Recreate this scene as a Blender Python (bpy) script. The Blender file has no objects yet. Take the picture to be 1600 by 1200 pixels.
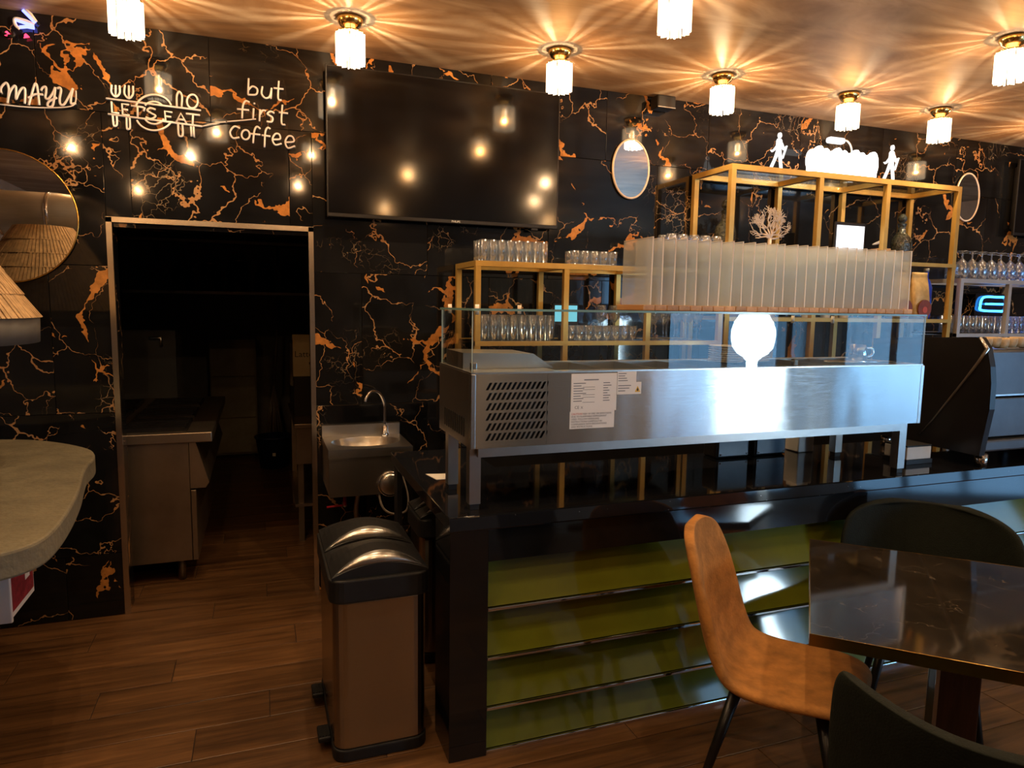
import bpy, bmesh, math, random
from mathutils import Vector, Matrix
random.seed(7)
SC = bpy.context.scene
COL = SC.collection
PI = math.pi

# ------------------------------------------------------------------ camera
F_PX = 1076.33
YAW, PITCH, ROLL = math.radians(20.1127), math.radians(6.5002), math.radians(0.893)
CAM = Vector((0.0, -3.96, 1.65))
_f = Vector((math.sin(YAW) * math.cos(PITCH), math.cos(YAW) * math.cos(PITCH), -math.sin(PITCH)))
_r0 = Vector((math.cos(YAW), -math.sin(YAW), 0))
_u0 = _r0.cross(_f)
_r = _r0 * math.cos(ROLL) + _u0 * math.sin(ROLL)
_u = _u0 * math.cos(ROLL) - _r0 * math.sin(ROLL)
cd = bpy.data.cameras.new('camera')
cd.sensor_fit = 'HORIZONTAL'
cd.sensor_width = 36.0
cd.lens = 36.0 * F_PX / 1600.0
cd.clip_start = 0.05
cam = bpy.data.objects.new('camera', cd)
COL.objects.link(cam)
cam.matrix_world = Matrix(((_r.x, _u.x, -_f.x, CAM.x), (_r.y, _u.y, -_f.y, CAM.y), (_r.z, _u.z, -_f.z, CAM.z), (0, 0, 0, 1)))
SC.camera = cam


def at(px, py, axis, val):
    """the point of the photograph's pixel on the plane axis = val"""
    d = _f + _r * ((px - 800) / F_PX) - _u * ((py - 600) / F_PX)
    t = (val - CAM[axis]) / d[axis]
    return CAM + d * t


# ------------------------------------------------------------------ world, exposure
W = bpy.data.worlds.new('dusk_sky')
SC.world = W
W.use_nodes = True
bg = W.node_tree.nodes['Background']
bg.inputs[0].default_value = (0.27, 0.57, 1.0, 1)
bg.inputs[1].default_value = 4.6
LAMP_W = 27.0          # watts of one ceiling lamp
LAMP_COL = (1.0, 0.68, 0.37)
SC.view_settings.view_transform = 'Standard'
SC.view_settings.look = 'None'
SC.view_settings.gamma = 1.0
SC.view_settings.use_curve_mapping = False
SC.view_settings.exposure = -0.05
SC.cycles.use_denoising = True
SC.cycles.use_adaptive_sampling = True
SC.cycles.adaptive_threshold = 0.04
SC.cycles.transparent_max_bounces = 32
SC.cycles.max_bounces = 6
SC.cycles.sample_clamp_indirect = 6.0
SC.cycles.caustics_reflective = False
SC.cycles.caustics_refractive = False

# ------------------------------------------------------------------ materials
MATS = {}


def nmat(name):
    m = bpy.data.materials.new(name)
    m.use_nodes = True
    MATS[name] = m
    nt = m.node_tree
    return m, nt, nt.nodes, nt.links, nt.nodes['Principled BSDF']


def node(nt, t, **kw):
    n = nt.nodes.new(t)
    for k, v in kw.items():
        setattr(n, k, v)
    return n


def ramp(nt, stops, interp='LINEAR'):
    n = nt.nodes.new('ShaderNodeValToRGB')
    n.color_ramp.interpolation = interp
    el = n.color_ramp.elements
    while len(el) < len(stops):
        el.new(0.5)
    for e, (p, c) in zip(el, stops):
        e.position = p
        e.color = (*c, 1) if len(c) == 3 else c
    return n


def noise(nt, scale, detail=3, rough=0.5, vec=None, dist=0.0):
    n = nt.nodes.new('ShaderNodeTexNoise')
    n.inputs['Scale'].default_value = scale
    n.inputs['Detail'].default_value = detail
    n.inputs['Roughness'].default_value = rough
    n.inputs['Distortion'].default_value = dist
    if vec:
        nt.links.new(vec, n.inputs['Vector'])
    return n


def math_(nt, op, a, b=None, c=None, clamp=False):
    n = nt.nodes.new('ShaderNodeMath')
    n.operation = op
    n.use_clamp = clamp
    for i, v in enumerate((a, b, c)):
        if v is None:
            continue
        if isinstance(v, (int, float)):
            n.inputs[i].default_value = v
        else:
            nt.links.new(v, n.inputs[i])
    return n.outputs[0]


def mixc(nt, fac, a, b, typ='MIX'):
    n = nt.nodes.new('ShaderNodeMix')
    n.data_type = 'RGBA'
    n.blend_type = typ
    for s, v in ((0, fac), (6, a), (7, b)):
        if isinstance(v, (int, float)):
            n.inputs[s].default_value = v
        elif isinstance(v, tuple):
            n.inputs[s].default_value = (*v, 1)
        else:
            nt.links.new(v, n.inputs[s])
    return n.outputs[2]


def simple(name, col, rough=0.5, metal=0.0, var=0.12, vscale=9.0, bump=0.0, bscale=60.0, emit=0.0, ecol=None, coat=0.0, stretch=None, spec=None):
    m, nt, N, L, b = nmat(name)
    tc = node(nt, 'ShaderNodeTexCoord')
    vec = tc.outputs['Object']
    if stretch:
        mp = node(nt, 'ShaderNodeMapping')
        mp.inputs['Scale'].default_value = stretch
        L.new(vec, mp.inputs[0])
        vec = mp.outputs[0]
    if var:
        n = noise(nt, vscale, 4, 0.6, vec)
        lo = tuple(c * (1 - var) for c in col)
        hi = tuple(min(1, c * (1 + var)) for c in col)
        r = ramp(nt, [(0.3, lo), (0.7, hi)])
        L.new(n.outputs[0], r.inputs[0])
        L.new(r.outputs[0], b.inputs['Base Color'])
    else:
        b.inputs['Base Color'].default_value = (*col, 1)
    b.inputs['Roughness'].default_value = rough
    b.inputs['Metallic'].default_value = metal
    if spec is not None:
        b.inputs['Specular IOR Level'].default_value = spec
    if coat:
        b.inputs['Coat Weight'].default_value = coat
        b.inputs['Coat Roughness'].default_value = 0.05
    if bump:
        n2 = noise(nt, bscale, 3, 0.5, vec)
        bp = node(nt, 'ShaderNodeBump')
        bp.inputs['Strength'].default_value = bump
        bp.inputs['Distance'].default_value = 0.01
        L.new(n2.outputs[0], bp.inputs['Height'])
        L.new(bp.outputs[0], b.inputs['Normal'])
    if emit:
        b.inputs['Emission Color'].default_value = (*(ecol or col), 1)
        b.inputs['Emission Strength'].default_value = emit
    return m


def marble(name, base, gold, pale, scale=1.0, rough=0.07, amount=1.0, per_object=True, spec=0.5):
    m, nt, N, L, b = nmat(name)
    tc = node(nt, 'ShaderNodeTexCoord')
    vec = tc.outputs['Object']
    if per_object:
        oi = node(nt, 'ShaderNodeObjectInfo')
        sc = node(nt, 'ShaderNodeVectorMath', operation='SCALE')
        cb = node(nt, 'ShaderNodeCombineXYZ')
        L.new(oi.outputs['Random'], cb.inputs[0])
        L.new(oi.outputs['Random'], cb.inputs[1])
        L.new(oi.outputs['Random'], cb.inputs[2])
        sc.inputs[3].default_value = 37.0
        L.new(cb.outputs[0], sc.inputs[0])
        ad = node(nt, 'ShaderNodeVectorMath', operation='ADD')
        L.new(vec, ad.inputs[0])
        L.new(sc.outputs[0], ad.inputs[1])
        vec = ad.outputs[0]
    # warp
    wn = noise(nt, 2.2 * scale, 5, 0.62, vec)
    s1 = node(nt, 'ShaderNodeVectorMath', operation='SUBTRACT')
    L.new(wn.outputs['Color'], s1.inputs[0])
    s1.inputs[1].default_value = (0.5, 0.5, 0.5)
    s2 = node(nt, 'ShaderNodeVectorMath', operation='SCALE')
    L.new(s1.outputs[0], s2.inputs[0])
    s2.inputs[3].default_value = 0.42 / scale
    ad2 = node(nt, 'ShaderNodeVectorMath', operation='ADD')
    L.new(vec, ad2.inputs[0])
    L.new(s2.outputs[0], ad2.inputs[1])
    wv = ad2.outputs[0]

    def vor(sc_, v):
        n = node(nt, 'ShaderNodeTexVoronoi', feature='DISTANCE_TO_EDGE')
        n.inputs['Scale'].default_value = sc_
        L.new(v, n.inputs['Vector'])
        return n.outputs['Distance']

    def maprange(v, a, b_, c, d):
        n = node(nt, 'ShaderNodeMapRange')
        L.new(v, n.inputs[0])
        for i, x in enumerate((a, b_, c, d)):
            n.inputs[i + 1].default_value = x
        return n.outputs[0]
    # broad golden veins of changing width
    d1 = vor(1.9 * scale, wv)
    w1 = maprange(noise(nt, 2.6 * scale, 4, 0.6, vec).outputs[0], 0.53, 0.80, 0.0, 0.11 * amount)
    v1 = math_(nt, 'LESS_THAN', d1, w1)
    # thin pale veins
    d2 = vor(3.6 * scale, wv)
    w2 = maprange(noise(nt, 3.3 * scale, 3, 0.5, wv).outputs[0], 0.43, 0.68, 0.0, 0.016 * amount)
    v2 = math_(nt, 'LESS_THAN', d2, w2)
    # hair crackle in patches
    d3 = vor(15.0 * scale, wv)
    w3 = maprange(noise(nt, 2.1 * scale, 3, 0.5, vec).outputs[0], 0.60, 0.80, 0.0, 0.055 * amount)
    v3 = math_(nt, 'LESS_THAN', d3, w3)
    tone = noise(nt, 4.0 * scale, 5, 0.6, vec)
    bc = ramp(nt, [(0.3, tuple(c * 0.5 for c in base)), (0.75, tuple(c * 1.9 for c in base))])
    L.new(tone.outputs[0], bc.inputs[0])
    gt = noise(nt, 26 * scale, 4, 0.6, vec)
    gc = ramp(nt, [(0.3, tuple(c * 0.55 for c in gold)), (0.65, gold)])
    L.new(gt.outputs[0], gc.inputs[0])
    c3 = mixc(nt, math_(nt, 'MULTIPLY', v3, 0.45), bc.outputs[0], pale)
    c2 = mixc(nt, math_(nt, 'MULTIPLY', v2, 0.8), c3, mixc(nt, gt.outputs[0], gold, pale))
    c1 = mixc(nt, v1, c2, gc.outputs[0])
    L.new(c1, b.inputs['Base Color'])
    b.inputs['Roughness'].default_value = rough
    b.inputs['Specular IOR Level'].default_value = spec
    return m


def two_sided_fresnel(nt, ior):
    """the same mirror share on the near and the far face of a thin sheet"""
    fr = node(nt, 'ShaderNodeFresnel')
    ge = node(nt, 'ShaderNodeNewGeometry')
    nt.links.new(math_(nt, 'SUBTRACT', ior, math_(nt, 'MULTIPLY', ge.outputs['Backfacing'], ior - 1.0 / ior)), fr.inputs[0])
    return fr


def thin_glass(name, tint=(0.97, 0.99, 0.98), ior=1.5, rough=0.0, extra=0.0):
    m = bpy.data.materials.new(name)
    m.use_nodes = True
    nt = m.node_tree
    nt.nodes.clear()
    out = node(nt, 'ShaderNodeOutputMaterial')
    tr = node(nt, 'ShaderNodeBsdfTransparent')
    tr.inputs[0].default_value = (*tint, 1)
    gl = node(nt, 'ShaderNodeBsdfGlossy')
    gl.inputs['Roughness'].default_value = rough
    fr = two_sided_fresnel(nt, ior)
    mx = node(nt, 'ShaderNodeMixShader')
    fac = fr.outputs[0]
    if extra:
        tcn = node(nt, 'ShaderNodeTexCoord')
        nn = noise(nt, 30, 2, 0.5, tcn.outputs['Object'])
        fac = math_(nt, 'ADD', fac, math_(nt, 'MULTIPLY', nn.outputs[0], extra * 2), clamp=True)
    nt.links.new(fac, mx.inputs[0])
    nt.links.new(tr.outputs[0], mx.inputs[1])
    nt.links.new(gl.outputs[0], mx.inputs[2])
    nt.links.new(mx.outputs[0], out.inputs[0])
    MATS[name] = m
    return m


def frosted(name, col, fac=0.45, rough=0.3):
    """milky acrylic: part clear, part diffuse and translucent"""
    m = bpy.data.materials.new(name)
    m.use_nodes = True
    nt = m.node_tree
    nt.nodes.clear()
    out = node(nt, 'ShaderNodeOutputMaterial')
    tr = node(nt, 'ShaderNodeBsdfTransparent')
    tr.inputs[0].default_value = (0.96, 0.97, 0.97, 1)
    df = node(nt, 'ShaderNodeBsdfDiffuse')
    df.inputs[0].default_value = (*col, 1)
    tl = node(nt, 'ShaderNodeBsdfTranslucent')
    tl.inputs[0].default_value = (*col, 1)
    gl = node(nt, 'ShaderNodeBsdfGlossy')
    gl.inputs['Roughness'].default_value = rough
    m1 = node(nt, 'ShaderNodeMixShader')
    m1.inputs[0].default_value = 0.5
    nt.links.new(df.outputs[0], m1.inputs[1])
    nt.links.new(tl.outputs[0], m1.inputs[2])
    m2 = node(nt, 'ShaderNodeMixShader')
    tcn = node(nt, 'ShaderNodeTexCoord')
    nn = noise(nt, 14, 3, 0.5, tcn.outputs['Object'])
    nt.links.new(math_(nt, 'ADD', math_(nt, 'MULTIPLY', nn.outputs[0], 0.03), fac - 0.015), m2.inputs[0])
    nt.links.new(tr.outputs[0], m2.inputs[1])
    nt.links.new(m1.outputs[0], m2.inputs[2])
    m3 = node(nt, 'ShaderNodeMixShader')
    fr = two_sided_fresnel(nt, 1.4)
    nt.links.new(fr.outputs[0], m3.inputs[0])
    nt.links.new(m2.outputs[0], m3.inputs[1])
    nt.links.new(gl.outputs[0], m3.inputs[2])
    nt.links.new(m3.outputs[0], out.inputs[0])
    MATS[name] = m
    return m


def drink_glass(name):
    """thin drinking glass: mostly clear, bright glossy flanks, a little scatter to brighten it"""
    m = bpy.data.materials.new(name)
    m.use_nodes = True
    nt = m.node_tree
    nt.nodes.clear()
    out = node(nt, 'ShaderNodeOutputMaterial')
    tr = node(nt, 'ShaderNodeBsdfTransparent')
    tr.inputs[0].default_value = (0.93, 0.96, 1.0, 1)
    gl = node(nt, 'ShaderNodeBsdfGlossy')
    gl.inputs[0].default_value = (0.88, 0.94, 1.0, 1)  # blue of the window light put into the glass tints
    gl.inputs['Roughness'].default_value = 0.12
    tl = node(nt, 'ShaderNodeBsdfTranslucent')
    tl.inputs[0].default_value = (0.80, 0.88, 1.0, 1)
    lw = node(nt, 'ShaderNodeLayerWeight')
    lw.inputs[0].default_value = 0.35
    tcn = node(nt, 'ShaderNodeTexCoord')
    nn = noise(nt, 45, 2, 0.5, tcn.outputs['Object'])
    fac = math_(nt, 'ADD', math_(nt, 'MULTIPLY', lw.outputs['Facing'], 0.55), math_(nt, 'MULTIPLY', nn.outputs[0], 0.22), clamp=True)
    m1 = node(nt, 'ShaderNodeMixShader')
    nt.links.new(fac, m1.inputs[0])
    nt.links.new(tr.outputs[0], m1.inputs[1])
    nt.links.new(gl.outputs[0], m1.inputs[2])
    m2 = node(nt, 'ShaderNodeMixShader')
    m2.inputs[0].default_value = 0.06
    nt.links.new(m1.outputs[0], m2.inputs[1])
    nt.links.new(tl.outputs[0], m2.inputs[2])
    nt.links.new(m2.outputs[0], out.inputs[0])
    MATS[name] = m
    return m


def wood(name, dark, light, axis_scale, rough=0.4, bump=0.15):
    m, nt, N, L, b = nmat(name)
    tc = node(nt, 'ShaderNodeTexCoord')
    oi = node(nt, 'ShaderNodeObjectInfo')
    sc = node(nt, 'ShaderNodeVectorMath', operation='SCALE')
    cb = node(nt, 'ShaderNodeCombineXYZ')
    for i in range(3):
        L.new(oi.outputs['Random'], cb.inputs[i])
    sc.inputs[3].default_value = 23.0
    L.new(cb.outputs[0], sc.inputs[0])
    ad = node(nt, 'ShaderNodeVectorMath', operation='ADD')
    L.new(tc.outputs['Object'], ad.inputs[0])
    L.new(sc.outputs[0], ad.inputs[1])
    mp = node(nt, 'ShaderNodeMapping')
    mp.inputs['Scale'].default_value = axis_scale
    L.new(ad.outputs[0], mp.inputs[0])
    n1 = noise(nt, 1.0, 6, 0.65, mp.outputs[0], 0.6)
    n2 = noise(nt, 4.0, 3, 0.6, mp.outputs[0])
    r = ramp(nt, [(0.28, dark), (0.5, tuple((a + c) / 2 for a, c in zip(dark, light))), (0.72, light)])
    L.new(n1.outputs[0], r.inputs[0])
    c = mixc(nt, 0.35, r.outputs[0], n2.outputs[0], 'SOFT_LIGHT')
    hs = node(nt, 'ShaderNodeHueSaturation')
    L.new(c, hs.inputs['Color'])
    L.new(math_(nt, 'ADD', math_(nt, 'MULTIPLY', oi.outputs['Random'], 0.5), 0.75), hs.inputs['Value'])
    L.new(hs.outputs[0], b.inputs['Base Color'])
    b.inputs['Roughness'].default_value = rough
    bp = node(nt, 'ShaderNodeBump')
    bp.inputs['Strength'].default_value = bump
    bp.inputs['Distance'].default_value = 0.004
    L.new(n2.outputs[0], bp.inputs['Height'])
    L.new(bp.outputs[0], b.inputs['Normal'])
    return m


def brushed(name, col, rough=0.21, aniso=0.96, axis='X', wav=0.006):
    m, nt, N, L, b = nmat(name)
    tc = node(nt, 'ShaderNodeTexCoord')
    b.inputs['Base Color'].default_value = (*col, 1)
    b.inputs['Metallic'].default_value = 1.0
    mp = node(nt, 'ShaderNodeMapping')
    mp.inputs['Scale'].default_value = (2, 2, 420)
    L.new(tc.outputs['Object'], mp.inputs[0])
    n = noise(nt, 1.0, 3, 0.6, mp.outputs[0])
    mr = node(nt, 'ShaderNodeMapRange')
    L.new(n.outputs[0], mr.inputs[0])
    mr.inputs[3].default_value = rough * 0.8
    mr.inputs[4].default_value = rough * 1.25
    L.new(mr.outputs[0], b.inputs['Roughness'])
    # faint waviness of the sheet plus the brushing itself
    mp2 = node(nt, 'ShaderNodeMapping')
    mp2.inputs['Scale'].default_value = (4.5, 4.5, 1.1)
    L.new(tc.outputs['Object'], mp2.inputs[0])
    w = noise(nt, 1.0, 1, 0.4, mp2.outputs[0])
    bp = node(nt, 'ShaderNodeBump')
    bp.inputs['Strength'].default_value = 1.0
    bp.inputs['Distance'].default_value = wav
    L.new(w.outputs[0], bp.inputs['Height'])
    bp2 = node(nt, 'ShaderNodeBump')
    bp2.inputs['Strength'].default_value = 0.25
    bp2.inputs['Distance'].default_value = 0.0006
    L.new(n.outputs[0], bp2.inputs['Height'])
    L.new(bp.outputs[0], bp2.inputs['Normal'])
    L.new(bp2.outputs[0], b.inputs['Normal'])
    b.inputs['Anisotropic'].default_value = aniso
    tg = node(nt, 'ShaderNodeCombineXYZ')
    tg.inputs[2].default_value = 1.0
    L.new(tg.outputs[0], b.inputs['Tangent'])
    return m


def emit(name, col, strength):
    m = bpy.data.materials.new(name)
    m.use_nodes = True
    nt = m.node_tree
    nt.nodes.clear()
    out = node(nt, 'ShaderNodeOutputMaterial')
    e = node(nt, 'ShaderNodeEmission')
    e.inputs[0].default_value = (*col, 1)
    e.inputs[1].default_value = strength
    nt.links.new(e.outputs[0], out.inputs[0])
    MATS[name] = m
    return m


marble('black_marble', (0.0065, 0.0068, 0.0078), (0.58, 0.25, 0.065), (0.42, 0.30, 0.18), 1.0, 0.06)
marble('table_marble', (0.018, 0.014, 0.010), (0.05, 0.035, 0.022), (0.16, 0.13, 0.10), 1.3, 0.07, 0.5, False, 0.7)
wood('plank_wood', (0.040, 0.017, 0.006), (0.175, 0.082, 0.030), (1.6, 26, 26), 0.40)
wood('light_wood', (0.42, 0.22, 0.09), (0.66, 0.40, 0.20), (26, 3, 26), 0.5)
wood('brown_wood', (0.05, 0.022, 0.013), (0.10, 0.045, 0.026), (26, 26, 2), 0.45)
simple('grout', (0.012, 0.009, 0.008), 0.8)
simple('joint_black', (0.006, 0.006, 0.006), 0.6)
simple('dark_wall', (0.22, 0.18, 0.15), 0.7)
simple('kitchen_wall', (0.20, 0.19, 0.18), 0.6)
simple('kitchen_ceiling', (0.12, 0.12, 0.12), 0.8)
brushed('steel', (0.60, 0.59, 0.57))
brushed('bin_steel', (0.40, 0.345, 0.28), 0.22, 0.92, 'X', 0.006)
simple('satin_steel', (0.58, 0.57, 0.55), 0.28, 1.0, 0.06, 5, 0.05, 40)
simple('galvanised', (0.72, 0.70, 0.64), 0.33, 0.75, 0.1, 5, stretch=(2, 40, 40))
simple('kitchen_steel', (0.30, 0.25, 0.20), 0.42, 1.0, 0.15, 5)  # base colour darkened to stand in for the kitchen's shade
simple('chrome', (0.80, 0.80, 0.80), 0.06, 1.0, 0.02)
simple('door_frame_steel', (0.72, 0.66, 0.58), 0.22, 1.0, 0.05)
simple('mirror_glass', (0.86, 0.86, 0.86), 0.015, 1.0, 0.01)
simple('gold_paint', (0.60, 0.38, 0.10), 0.38, 0.55, 0.08, 12)
simple('silver_paint', (0.60, 0.60, 0.60), 0.35, 0.6, 0.06)
simple('brass', (0.60, 0.36, 0.09), 0.25, 1.0, 0.12, 20)
simple('lamp_gold', (0.80, 0.52, 0.18), 0.18, 1.0, 0.05)
simple('black_plastic', (0.010, 0.010, 0.011), 0.48, 0, 0.2, 20, spec=0.35)
simple('black_metal', (0.010, 0.010, 0.011), 0.3, 0.2, 0.2, 20)
simple('black_gloss', (0.006, 0.006, 0.007), 0.08, 0, 0.2, 8, spec=0.6)
simple('screen_black', (0.003, 0.003, 0.004), 0.10, 0, 0.1, spec=0.4)
simple('neon_white', (0.80, 0.76, 0.70), 0.4, 0, 0.03, emit=0.10, ecol=(1.0, 0.93, 0.82))  # faint emission added so the unlit tubes look bright
emit('neon_blue', (0.16, 0.18, 1.0), 5.0)
emit('neon_red', (1.0, 0.04, 0.10), 4.0)
emit('neon_bar_blue', (0.03, 0.30, 1.0), 9.0)
simple('concrete', (0.135, 0.118, 0.075), 0.75, 0, 0.3, 6, 0.5, 45)
simple('grey_band', (0.085, 0.082, 0.075), 0.8, 0, 0.15, 10)
simple('straw', (0.46, 0.30, 0.14), 0.7, 0, 0.3, 30, 0.3, 80)
simple('white_card', (0.62, 0.62, 0.62), 0.6, 0, 0.05)
simple('red_print', (0.22, 0.02, 0.03), 0.5, 0, 0.5, 40)
simple('white_print', (0.7, 0.7, 0.68), 0.5, 0, 0.03)
simple('blue_white_paper', (0.80, 0.82, 0.84), 0.6, 0, 0.02)
simple('print_grey', (0.16, 0.19, 0.24), 0.6, 0, 0.05)
simple('print_black', (0.03, 0.03, 0.03), 0.6, 0, 0.05)
simple('print_red', (0.55, 0.10, 0.08), 0.6, 0, 0.05)
simple('warning_yellow', (0.72, 0.48, 0.05), 0.5, 0, 0.05)
simple('tan_suede', (0.43, 0.185, 0.042), 0.85, 0, 0.32, 14, 0.25, 90)
simple('green_fabric', (0.0062, 0.0095, 0.0075), 0.75, 0, 0.25, 30, 0.2, 200, spec=0.2)
simple('olive_panel', (0.13, 0.145, 0.012), 0.07, 0, 0.15, 3, spec=0.55)
simple('stone_black', (0.008, 0.0085, 0.011), 0.05, 0, 0.3, 90, spec=0.55)
simple('plate_white', (0.75, 0.72, 0.66), 0.25, 0, 0.02)
simple('coffee_bag', (0.62, 0.42, 0.17), 0.4, 0.2, 0.35, 12)
simple('bag_red', (0.22, 0.05, 0.03), 0.4, 0, 0.3, 20)
simple('cobalt_glass', (0.01, 0.05, 0.55), 0.08, 0, 0.2, spec=0.8)
simple('blue_bucket', (0.012, 0.02, 0.08), 0.5, 0, 0.2)
simple('cream_metal', (0.85, 0.76, 0.66), 0.4, 0.15, 0.1, 20)
simple('crystal_dark', (0.035, 0.042, 0.034), 0.07, 0, 0.5, 60, 0.9, 60, spec=1.0)
simple('beige_rope', (0.52, 0.38, 0.22), 0.7, 0, 0.25, 40)
simple('machine_grey', (0.10, 0.11, 0.125), 0.30, 0.4, 0.1)
simple('machine_black', (0.008, 0.007, 0.008), 0.30, 0, 0.15)
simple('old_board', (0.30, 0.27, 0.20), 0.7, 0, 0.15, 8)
simple('card_tan', (0.34, 0.29, 0.18), 0.7, 0, 0.1)
simple('red_plastic', (0.45, 0.01, 0.03), 0.4, 0, 0.1)
simple('hose_grey', (0.30, 0.26, 0.22), 0.35, 0.3, 0.1)
emit('screen_white', (1.0, 0.97, 0.98), 1.6)
emit('screen_cyan', (0.25, 0.78, 0.92), 0.85)
emit('sign_white', (1.0, 0.92, 0.86), 9.0)
emit('figure_white', (1.0, 0.96, 0.92), 1.5)
emit('globe_glow', (0.66, 0.87, 1.0), 45.0)
emit('bulb_glow', (1.0, 0.86, 0.62), 70.0)
emit('status_dot', (0.9, 0.9, 1.0), 1.5)
thin_glass('clear_glass')
drink_glass('tumbler_glass')
thin_glass('acrylic_clear', (0.97, 0.97, 0.97), 1.35)
frosted('acrylic_frost', (0.82, 0.90, 0.95), 0.29)
simple('acrylic_edge', (0.80, 0.74, 0.64), 0.4, 0, 0.04)

# crystal rods of the ceiling lamps: amber-tinted for orange ceiling streaks, bulb glow added as emission
_m = thin_glass('crystal_rod', (0.66, 0.52, 0.34), 1.6, 0.05, 0.05)
_nt = _m.node_tree
_o = [n for n in _nt.nodes if n.type == 'OUTPUT_MATERIAL'][0]
_src = _o.inputs[0].links[0].from_socket
_e = node(_nt, 'ShaderNodeEmission')
_e.inputs[0].default_value = (1.0, 0.87, 0.66, 1)
_e.inputs[1].default_value = 2.4
_ad = node(_nt, 'ShaderNodeAddShader')
_nt.links.new(_src, _ad.inputs[0])
_nt.links.new(_e.outputs[0], _ad.inputs[1])
_nt.links.new(_ad.outputs[0], _o.inputs[0])

# ceiling: brown trowelled plaster with cloudy marbling
m, nt, N, L, b = nmat('ceiling_plaster')
tc = node(nt, 'ShaderNodeTexCoord')
mp = node(nt, 'ShaderNodeMapping')
mp.inputs['Rotation'].default_value = (0, 0, 0.5)
mp.inputs['Scale'].default_value = (0.7, 2.2, 1)
L.new(tc.outputs['Object'], mp.inputs[0])
n1 = noise(nt, 1.3, 8, 0.62, mp.outputs[0], 1.2)
r1 = ramp(nt, [(0.30, (0.19, 0.13, 0.09)), (0.5, (0.40, 0.285, 0.19)), (0.68, (0.58, 0.45, 0.32))])
L.new(n1.outputs[0], r1.inputs[0])
L.new(r1.outputs[0], b.inputs['Base Color'])
b.inputs['Roughness'].default_value = 0.55
b.inputs['Specular IOR Level'].default_value = 0.15

# black stone with tiny sparkles
m = MATS['stone_black']
nt = m.node_tree
b = nt.nodes['Principled BSDF']
tc = node(nt, 'ShaderNodeTexCoord')
v = node(nt, 'ShaderNodeTexVoronoi')
v.inputs['Scale'].default_value = 38
nt.links.new(tc.outputs['Object'], v.inputs['Vector'])
sp = math_(nt, 'LESS_THAN', v.outputs['Distance'], 0.035)
mx = mixc(nt, sp, (0.007, 0.0075, 0.010), (0.75, 0.78, 0.8))
nt.links.new(mx, b.inputs['Base Color'])


# ------------------------------------------------------------------ mesh helpers
def wloc(o):
    v = Vector((0, 0, 0))
    while o is not None:
        v += o.location
        o = o.parent
    return v


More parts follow.
